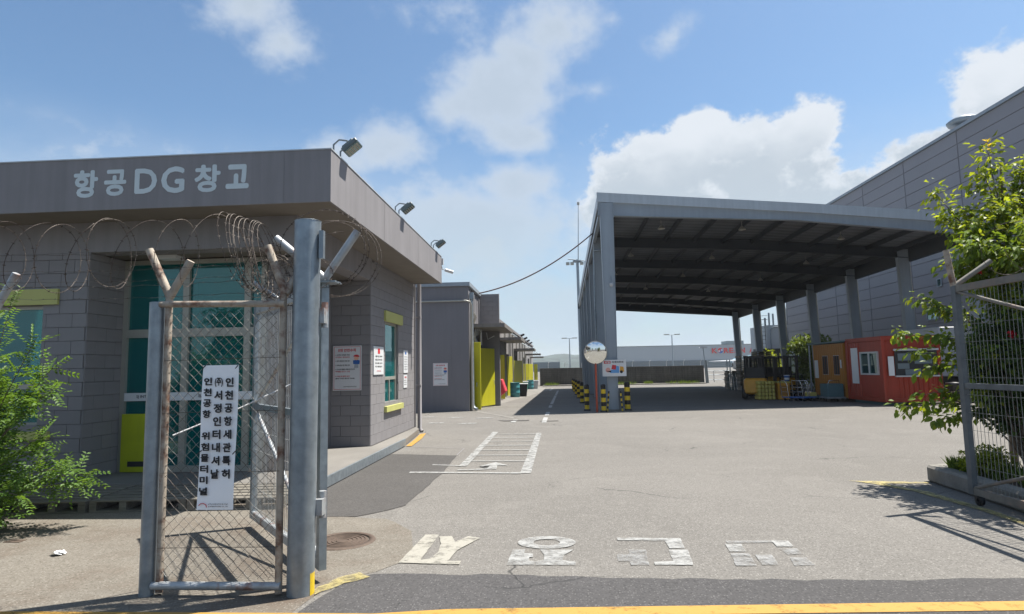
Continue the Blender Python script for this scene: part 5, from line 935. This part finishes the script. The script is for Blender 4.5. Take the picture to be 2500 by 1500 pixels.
# ================================================================ FORKLIFTS AND YARD GOODS
def forklift(label, loc, rz):
    t = thing('forklift', label, 'forklift', loc, rz, 'forklift trucks under the shelter'); T = WM[t.name] # local +x is forward
    mb = MB(T); mb.hexa([(-.95, -.5, .25), (.45, -.5, .25), (.45, .5, .25), (-.95, .5, .25), (-1.0, -.5, .95), (-.25, -.5, .95), (-.25, .5, .95), (-1.0, .5, .95)]); mb.box(-.1, .5, -.5, .5, .25, .55); mb.build('body', M_fork, t, bevel=.05)
    mb = MB(T); mb.hexa([(-1.25, -.48, .3), (-.9, -.5, .3), (-.9, .5, .3), (-1.25, .48, .3), (-1.15, -.45, 1.0), (-.8, -.48, 1.0), (-.8, .48, 1.0), (-1.15, .45, 1.0)]); mb.build('counterweight', M_fork, t, bevel=.06)
    mb = MB(T)
    for y in (-.42, .42): mb.tube([(-.75, y, .95), (-.65, y, 2.0), (.15, y, 2.02), (.4, y, .9)], .03, 6)
    for k in range(6): mb.box(-.62+k*.15, -.58+k*.15, -.42, .42, 1.99, 2.03)
    mb.box(-.62, .12, -.40, .40, 1.96, 1.985); mb.box(-.78, -.72, -.40, .40, .98, 1.5); mb.build('overhead_guard', M_black, t); mb = MB(T); mb.box(-.6, -.1, -.25, .25, .96, 1.08); mb.hexa([(-.62, -.25, 1.08), (-.5, -.25, 1.08), (-.5, .25, 1.08), (-.62, .25, 1.08), (-.75, -.22, 1.5), (-.65, -.22, 1.5), (-.65, .22, 1.5), (-.75, .22, 1.5)]); mb.build('seat', M_black, t, bevel=.03)
    mb = MB(T)
    for y in (-.28, .28): mb.box(.58, .68, y-.06, y+.06, .1, 2.05); mb.box(.70, .76, y-.05, y+.05, .1, 2.0)
    for z in (.3, 1.1, 1.95): mb.box(.6, .68, -.22, .22, z, z+.08)
    mb.build('mast', M_black, t); mb = MB(T); mb.box(.78, .84, -.5, .5, .2, .28); mb.box(.78, .84, -.5, .5, .55, .62)
    for y in (-.45, -.15, .15, .45): mb.box(.79, .83, y-.015, y+.015, .3, 1.15)
    mb.build('carriage', M_black, t)
    for y in (-.25, .25): mb = MB(T); mb.box(.84, 1.8, y-.05, y+.05, .08, .12); mb.build('fork', M_black, t)
    for x, y, r_ in ((.35, -.5, .3), (.35, .5, .3), (-.8, -.45, .24), (-.8, .45, .24)): mb = MB(T); mb.lathe((x, y, r_), [(.05, -.1), (r_*.9, -.1), (r_, -.06), (r_, .06), (r_*.9, .1), (.05, .1)], 18, ax='y'); mb.build('wheel', M_black, t)
    return t
fk = forklift('leftmost yellow forklift with its counterweight facing the yard', (9.65, 30.6, gz(30.6)), math.radians(75)); dup(fk, (10.55, 31.9, gz(31.9)), math.radians(-88), 'middle forklift behind the yellow plastic stack'); dup(fk, (11.6, 31.7, gz(31.7)), math.radians(-94), 'right forklift behind the orange crate'); dup(fk, (11.2, 34.6, gz(34.6)), math.radians(88), 'forklift parked at the back of the group'); dup(fk, (12.0, 34.2, gz(34)), math.radians(-88), 'back forklift nearest the shrub')
t = thing('yellow_stack', 'stack of ribbed yellow plastic pallets stood on edge before the forklifts', 'pallet stack', (9.6, 29.4, gz(29.4)))
for i in range(5):
    x = 9.33+i*.155
    for j in range(5): mb = MB(); z = gz(29.4)+.02+j*.17; mb.box(x, x+.13, 29.1, 29.7, z, z+.155); mb.build('plastic_block', M_ylwp, t, bevel=.025)
t = thing('orange_crate', 'large orange crate beside the yellow plastic stack', 'crate', (10.5, 29.4, -.05)); mb = MB(); mb.box(10.24, 10.78, 29.2, 29.9, gz(29.4), .70); mb.build('body', M_fork, t, bevel=.03); mb = MB(); mb.box(10.21, 10.81, 29.17, 29.93, .70, .76); mb.build('lid', M_ylwp, t); mb = MB(); mb.box(10.3, 10.72, 29.19, 29.2, .12, .58); mb.build('front_panel', M_orange, t)
def trolley(label, loc, rz, deck=M_teal):
    t = thing('platform_trolley', label, 'trolley', loc, rz, 'platform trolleys'); T = WM[t.name]; mb = MB(T); mb.box(-.45, .45, -.3, .3, .14, .18); mb.build('deck', deck, t)
    mb = MB(T); mb.tube([(-.45, -.26, .17), (-.5, -.26, .7), (-.55, -.22, .88), (-.55, .22, .88), (-.5, .26, .7), (-.45, .26, .17)], .016, 6); mb.tube([(-.47, -.26, .4), (-.47, .26, .4)], .01, 5); mb.tube([(-.49, -.26, .6), (-.49, .26, .6)], .01, 5); mb.build('handle', M_chrome, t)
    for x in (-.35, .35):
        for y in (-.22, .22): mb = MB(T); mb.lathe((x, y, .06), [(.01, -.02), (.06, -.02), (.06, .02), (.01, .02)], 12, ax='y'); mb.build('wheel', M_black, t)
    return t
tr = trolley('leftmost platform trolley in front of the orange crate', (10.5, 27.9, gz(27.9)), math.radians(10), M_blue); dup(tr, (10.85, 27.6, gz(27.6)), math.radians(25), 'second platform trolley with pale handle'); dup(tr, (11.15, 27.9, gz(27.9)), math.radians(35), 'third platform trolley of the nested group'); tr2 = trolley('teal deck trolley with white board on it beside the cabins', (11.6, 28.3, gz(28.3)), math.radians(-5)); dup(tr2, (11.95-.4, 27.2, gz(27.2)), math.radians(100), 'platform trolley leaning against the orange cabin')
mb = MB(); mb.box(11.1, 11.5, 28.1, 28.35, .12, .30); tag(mb.build('white_board', M_ylwp), 'white plank lying on the teal trolley', 'board')
t = thing('teal_tank', 'dark teal steel box cart in front of the orange cabin', 'box cart', (11.6, 27, 0)); mb = MB(); mb.box(11.2, 11.86, 26.3, 27.0, .18, .72); mb.build('body', M_teal, t, bevel=.02); mb = MB(); mb.box(11.16, 11.9, 26.26, 27.04, .12, .18); mb.build('frame', M_galv, t)
for x in (11.25, 11.8): mb = MB(); mb.lathe((x, 26.35, .06), [(.01, -.02), (.06, -.02), (.06, .02), (.01, .02)], 12, ax='y'); mb.build('wheel', M_black, t)
t = thing('paint_bucket', 'small blue and white bucket on the forklift group', 'bucket', (11.3, 29.6, .8)); mb = MB(); mb.lathe((10.72, 29.35, .76), [(.001, 0), (.1, 0), (.12, .26), (.125, .27), (.001, .275)], 16); mb.build('body', M_blue, t); mb = MB(); mb.lathe((10.72, 29.35, .76), [(.112, .08), (.119, .17)], 16); mb.build('label_band', M_white, t); mb = MB(); mb.lathe((10.72, 29.35, .76), [(.128, .265), (.128, .285), (.001, .29)], 16); mb.build('lid', M_white, t)
def pile(label, x, y, n, w_=1.1, d=1.0, group='piles of wooden pallets'):
    t = thing('pallet_pile', label, 'pallet pile', (x, y, gz(y)), 0, group); r = random.Random(int(x*10))
    for k in range(n):
        z = gz(y)+k*.15; dx = r.uniform(-.04, .04); mb = MB(); mb.box(x+dx, x+dx+w_, y, y+d, z+.11, z+.135); mb.box(x+dx, x+dx+w_, y, y+d, z, z+.02)
        for q in (0, .5, .92): mb.box(x+dx+q*w_, x+dx+q*w_+.08, y, y+d, z+.02, z+.11)
        mb.build('pallet', M_wood if k % 3 else M_rust, t)
pile('tall pile of wooden pallets left of the forklifts', 13.1, 44.5, 16); pile('second pile of wooden pallets right behind the leftmost forklift', 14.4, 45, 18); pile('low pile of wooden pallets beside the far gate', 12.8, 46.5, 9)
t = thing('trolley_nest', 'nest of upright chrome trolleys at the left of the pallet piles', 'trolleys', (12.6, 44, -.3))
for k in range(6): mb = MB(); x = 12.2+k*.1; mb.tube([(x, 44, -.25), (x-.05, 44.1, .9), (x+.05, 44.5, .9), (x, 44.6, -.25)], .02, 5); mb.tube([(x, 44, .3), (x, 44.6, .3)], .015, 5); mb.build('frame', M_chrome if k % 2 else M_teal, t)

# ================================================================ YARD WALL, FAR GATE, LAMPS
M_bwall = mat('old_block_wall', (.11, .105, .095), .9, var=.2, scale=.8, streak=.35, fine=.15, fscale=6)
t = thing('yard_wall', 'long weathered dark block wall with wire posts across the back of the yard', 'wall', (6, 66, -.39)); mb = MB(); mb.box(-1.5, 15.7, 66, 66.25, -.6, 1.42); mb.build('wall', M_bwall, t)
mb = MB()
for k in range(9): mb.box(-1.5, 15.7, 65.994, 66.0, -.39+.2*k+.0, -.39+.2*k+.012)
mb.build('mortar_lines', M_dark, t)
mb = MB(); mb.box(-1.5, 15.7, 65.97, 66.28, 1.42, 1.47); mb.build('coping', M_kerb, t)
for k in range(10): mb = MB(); x = -.6+k*1.78; mb.tube([(x, 66.1, 1.45), (x, 66.1, 1.85), (x+.08, 65.9, 2.1)], .025, 5); mb.build('wire_post', M_white, t)
mb = MB()
for z in (1.65, 1.8, 1.95): mb.tube([(-1.5, 66.1, z), (15.7, 66.1, z)], .006, 4)
mb.build('strand', M_wire, t)
mb = MB(); mb.box(-1.2, 15.5, 64.3, 65.9, -.6, -.30); tag(mb.build('wall_footing', M_kerb), kind='structure')
t = thing('yard_lamp', 'thick pale gate pillar with a street lamp at the end of the back wall', 'lamp', (15.9, 66, -.39)); mb = MB(); mb.tube([(16.0, 66, -.39), (15.9, 66, 2.0)], .16, 12); mb.build('pillar', M_galv, t); mb = MB(); mb.tube([(15.85, 66.1, 1.9), (15.75, 66.1, 3.3)], .05, 8); mb.build('pole', M_galv, t); mb = MB(); mb.hexa([(15.35, 66, 3.28), (16.15, 66, 3.28), (16.15, 66.3, 3.28), (15.35, 66.3, 3.28), (15.45, 66, 3.42), (16.05, 66, 3.42), (16.05, 66.3, 3.42), (15.45, 66.3, 3.42)]); mb.build('lamp_head', M_whitep, t)
t = thing('sliding_gate', 'low white sliding gate of thin rails at the back of the yard', 'gate', (17, 66, -.39)); mb = MB()
for z in (.86, .45, -.05): mb.tube([(16.15, 66, z), (18.3, 66, z)], .03, 6)
for x in (16.7, 18.2): mb.tube([(x, 66, -.3), (x, 66, .86)], .03, 6)
mb.build('frame', M_galv, t)
for x in (18.15, 18.45): mb = MB(); mb.tube([(x, 66.2, -.39), (x, 66.2, 2.0)], .06, 8); mb.build('post', M_galv, t)
mb = MB(); mb.tube([(16.1, 66, 1.9), (18.15, 66.2, 1.55)], .012, 4); mb.tube([(16.1, 66, 1.5), (18.15, 66.2, 1.4)], .012, 4); mb.build('cable', M_galv, t)
def apron_lamp(label, x, y, h):
    t = thing('apron_lamp', label, 'lamp post', (x, y, -.39), 0, 'tall twin lamp posts beyond the wall'); mb = MB(); mb.tube([(x, y, -.4), (x, y, h)], .22, 8, r1=.12); mb.build('pole', M_galv, t)
    mb = MB(); mb.tube([(x-1.5, y, h), (x+1.5, y, h)], .08, 6); mb.build('crossarm', M_galv, t)
    for dx in (-1.9, -1.1, 1.1, 1.9): mb = MB(); mb.box(x+dx-.35, x+dx+.35, y-.3, y+.3, h-.05, h+.2); mb.build('lamp_head', M_alu, t)
apron_lamp('twin head lamp post seen left of the shelter columns', 4.74, 180, 9.7); apron_lamp('twin head lamp post seen through the shelter opening', 34.2, 180, 10.1)
t = thing('lighting_mast', 'tall mast with antenna and floodlight ring behind the shelter', 'mast', (3.0, 70, -.39)); mb = MB(); mb.tube([(3.15, 70, -.4), (3.0, 70, 13.8)], .25, 8, r1=.15); mb.tube([(3.1, 70, 13.6), (3.3, 70, 20.2)], .06, 6, r1=.03); mb.build('pole', M_galv, t)
mb = MB(); mb.tube([(1.9, 70, 13.9), (4.0, 70, 13.6)], .06, 6); mb.lathe((3.0, 70, 13.5), [(.5, 0), (.55, .1), (.5, .2)], 14); mb.build('lamp_ring', M_galv, t)
for dx in (-1.1, -.6, .5, 1.0): mb = MB(); mb.box(3+dx-.2, 3+dx+.2, 69.8, 70.2, 13.2, 13.5); mb.build('lamp_head', M_alu, t)
mb = MB(); mb.tube([(3.3, 70, 20.2), (3.3, 70, 20.5)], .15, 8); mb.build('beacon', M_alu, t)
mb = MB(); pts = []
for i in range(25): s = i/24; p = Vector((-3.2, 26.6, 4.9)).lerp(Vector((1.9, 27.5, 7.6)), s); p.z -= 4*.42*s*(1-s); pts.append(p)
mb.tube(pts, .028, 6); tag(mb.build('overhead_cable', mat('red_brown_cable', (.10, .055, .05), .6)), 'dark cable sagging from the stores to the shelter eave', 'cable')

# ================================================================ HALL, HANGAR, AIRCRAFT
HL = thing('warehouse_hall', 'huge grey panel clad warehouse hall rising behind the shelter on the right', 'building', (21, 35, 0)); mb = MB(); mb.box(21.03, 60, 4.9, 56.5, -.5, 13.35); mb.build('wall', M_cladj, HL)
bay = 4.87; cells = []
MP = {}
for b in range(11):
    y1 = 56.5-b*bay; y0 = y1-bay
    for r_ in range(19):
        z0 = .1+r_*.697; k = 'p'
        if k not in MP:
            me = bpy.data.meshes.new('panel'); a, hh, g = bay/2-.035, .697/2-.009, .012; vs = [(0, -a, -hh), (0, a, -hh), (0, a, hh), (0, -a, hh), (-.03, -a+g, -hh+g), (-.03, a-g, -hh+g), (-.03, a-g, hh-g), (-.03, -a+g, hh-g)]
            me.from_pydata(vs, [], [(7, 6, 5, 4)]+[(4+i, 4+(i+1) % 4, (i+1) % 4, i) for i in range(4)]); me.materials.append(M_clad); MP[k] = me
        o = bpy.data.objects.new('panel', MP[k]); COL.objects.link(o); o.parent = HL; o.location = (21.03-21, (y0+y1)/2-35, z0+.697/2)
        if y0 < 2: pass
mb = MB(); mb.box(20.9, 21.3, 2.9, 56.6, 13.34, 13.5); mb.build('parapet_cap', M_canopy, HL); mb = MB(); mb.box(20.98, 60, 56.5, 56.55, -.5, 13.3); mb.build('end_wall', M_clad, HL)
mb = MB(); mb.box(20.94, 20.96, 5, 56.5, -.4, 2.6); mb.build('base_band', M_canopy, HL)
window_unit(HL, (20.93, 35.84, 0), -Y, -X, 1.0, 3.8, 4.5, lights=2, frame=M_canopy, gl=M_glassd); window_unit(HL, (20.93, 34.7, 0), -Y, -X, .4, 5.55, 6.0, lights=1, frame=M_canopy, gl=M_glassd)
mb = MB(); mb.lathe((22.0, 33.0, 13.4), [(.3, 0), (.3, .5), (.7, .55), (.8, .75), (.5, .95), (.001, 1.0)], 16); mb.build('roof_vent', M_galv, HL)
t = thing('service_annex', 'pale boxy annex with ladder and pipes beyond the hall', 'building', (22, 64, -.4)); mb = MB(); mb.box(21.3, 26, 63, 68, -.5, 5.35); mb.build('wall', M_hang, t)
mb = MB(); 
for x in (20.8, 21.15): mb.box(x, x+.05, 62.9, 62.95, 0, 5.8)
for k in range(14): mb.box(20.8, 21.2, 62.9, 62.95, .5+k*.38, .53+k*.38)
mb.build('ladder', M_under, t)
for x, h in ((21.3, 6.1), (21.7, 6.6), (22.1, 6.5), (23.3, 7.2), (23.5, 7.0)): mb = MB(); mb.tube([(x, 63.2, 5.3), (x, 63.2, h)], .09, 6); mb.build('vent_pipe', M_galv, t)
mb = MB(); mb.tube([(21.7, 62.95, 2.5), (21.7, 62.95, 4.9), (22.0, 62.95, 5.15), (23.6, 62.95, 5.2)], .05, 6); mb.box(20.6, 21.5, 63, 63.3, 5.9, 5.95); mb.box(20.6, 21.5, 63, 63.3, 6.3, 6.33); mb.build('pipework', M_galv, t)
t = thing('annex_shed', 'dark low corrugated shed in front of the annex', 'shed', (20, 61, -.4)); mb = MB(); mb.box(19.6, 24.5, 60.5, 62, -.5, 2.95); mb.build('wall', M_under, t)
mb = MB()
for k in range(24): mb.box(19.6+k*.2, 19.68+k*.2, 60.46, 60.5, -.4, 2.95)
tag(mb.build('corrugation', M_under, t), kind='stuff')
HG = thing('aircraft_hangar', 'long pale hangar far behind with large red airline lettering', 'hangar', (70, 300, 0)); mb = MB(); mb.box(20, 190, 300, 380, 3.3, 10.4); mb.build('wall', M_hang, HG); mb = MB(); mb.box(20, 190, 299.5, 300, -.6, 3.3); mb.build('base_wall', M_hang2, HG); mb = MB(); mb.box(83.3, 91.5, 303, 312, 10.4, 12.3); mb.build('roof_plant', M_hang2, HG); mb = MB(); mb.box(20, 190, 299.7, 300, 10.4, 10.6); mb.build('parapet_cap', M_hang2, HG)
x = 75.4
for ch, wd in (('K', 2.7), ('O', 2.9), ('R', 2.5), ('E', 2.3), ('A', 2.8), ('N', 2.6), (' ', 1.6), ('A', 2.8), ('I', .7), ('R', 2.5)):
    if ch == 'O':
        def fan(cx, cz, r_, a0, a1, m_, yy):
            mb = MB(); n_ = 14; mb.add([(cx, yy, cz)]+[(cx+r_*math.cos(math.radians(a0+(a1-a0)*i/n_)), yy, cz+r_*math.sin(math.radians(a0+(a1-a0)*i/n_))) for i in range(n_+1)], [(0, i+1, i+2) for i in range(n_)]); mb.build('emblem', m_, HG)
        cx, cz = x+1.35, 7.65; fan(cx, cz, 1.55, 0, 360, M_white, 299.47); fan(cx, cz, 1.4, 20, 200, M_red, 299.44); fan(cx, cz, 1.4, 200, 380, M_blue, 299.44); fan(cx-.66, cz-.2, .68, 0, 360, M_red, 299.41); fan(cx+.66, cz+.2, .68, 0, 360, M_blue, 299.40); fan(cx-.66, cz-.25, .4, 0, 360, M_white, 299.38); fan(cx+.66, cz+.25, .4, 0, 360, M_white, 299.38)
    elif ch != ' ': lettering(ch, 'letter', mat('sign_red', (.62, .015, .02), .5, var=0) if 'sign_red' not in bpy.data.materials else bpy.data.materials['sign_red'], HG, (x, 299.5, 6.4), X, Z, wd*.88, 2.5, .03, .1)
    x += wd
mb = MB(); mb.box(-30, 2.5, 250, 262, -.4, 3.4); tag(mb.build('low_hangar', M_hang2), 'low grey green shed far off left of the shelter', 'shed')
# airliner
t = thing('airliner', 'parked airliner with pale blue fuselage and white wing beyond the gate', 'aircraft', (50, 160, 0)); mb = MB(); prof = [(.05, 0), (1.0, 1), (1.7, 2.6), (2.0, 5), (2.0, 30), (1.5, 36), (.5, 42)]; prof = [(a_*.8, b_) for a_, b_ in prof]; mb.lathe((44.0, 158, 1.9), prof, 20, ax='x'); mb.build('fuselage', M_lblue, t); mb = MB(); mb.lathe((42.6, 158, 2.9), [(1.95*1.01, 6), (1.95*1.01, 30)], 20, ax='x'); mb.v = [v for v in mb.v]
mb = MB(); mb.hexa([(50, 157, 2.2), (58, 157, 2.2), (37, 140, 2.0), (34.5, 140, 2.0), (50, 157, 2.7), (58, 157, 2.6), (37, 140, 2.15), (34.5, 140, 2.15)]); mb.build('wing', M_whitep, t); mb = MB(); mb.lathe((42.2, 149, 1.15), [(.6, 0), (.95, .1), (1.0, .6), (.9, 2.5), (.5, 3.6)], 16, ax='x'); mb.build('engine', M_whitep, t); mb = MB(); mb.hexa([(78, 157.8, 4.5), (84, 157.8, 4.5), (84, 158.2, 4.5), (78, 158.2, 4.5), (84, 157.9, 11), (87, 157.9, 11), (87, 158.1, 11), (84, 158.1, 11)]); mb.build('tail_fin', M_lblue, t)
for x in (45, 58): mb = MB(); mb.tube([(x, 158, 1.2), (x, 158, .2)], .2, 8); mb.build('landing_gear', M_galv, t)

# ================================================================ AIR
hz = MB(); hz.box(-2600, 2600, -130, 3100, -3, 45); h = hz.build('haze', []); tag(h, kind='stuff')
hm = bpy.data.materials.new('haze_air'); hm.use_nodes = True; N = hm.node_tree.nodes; N.remove(N['Principled BSDF']); pv = N.new('ShaderNodeVolumePrincipled'); pv.inputs['Color'].default_value = (.93, .96, 1, 1); pv.inputs['Density'].default_value = .00026; pv.inputs['Anisotropy'].default_value = .2
hm.node_tree.links.new(pv.outputs[0], N['Material Output'].inputs['Volume']); h.data.materials.append(hm)
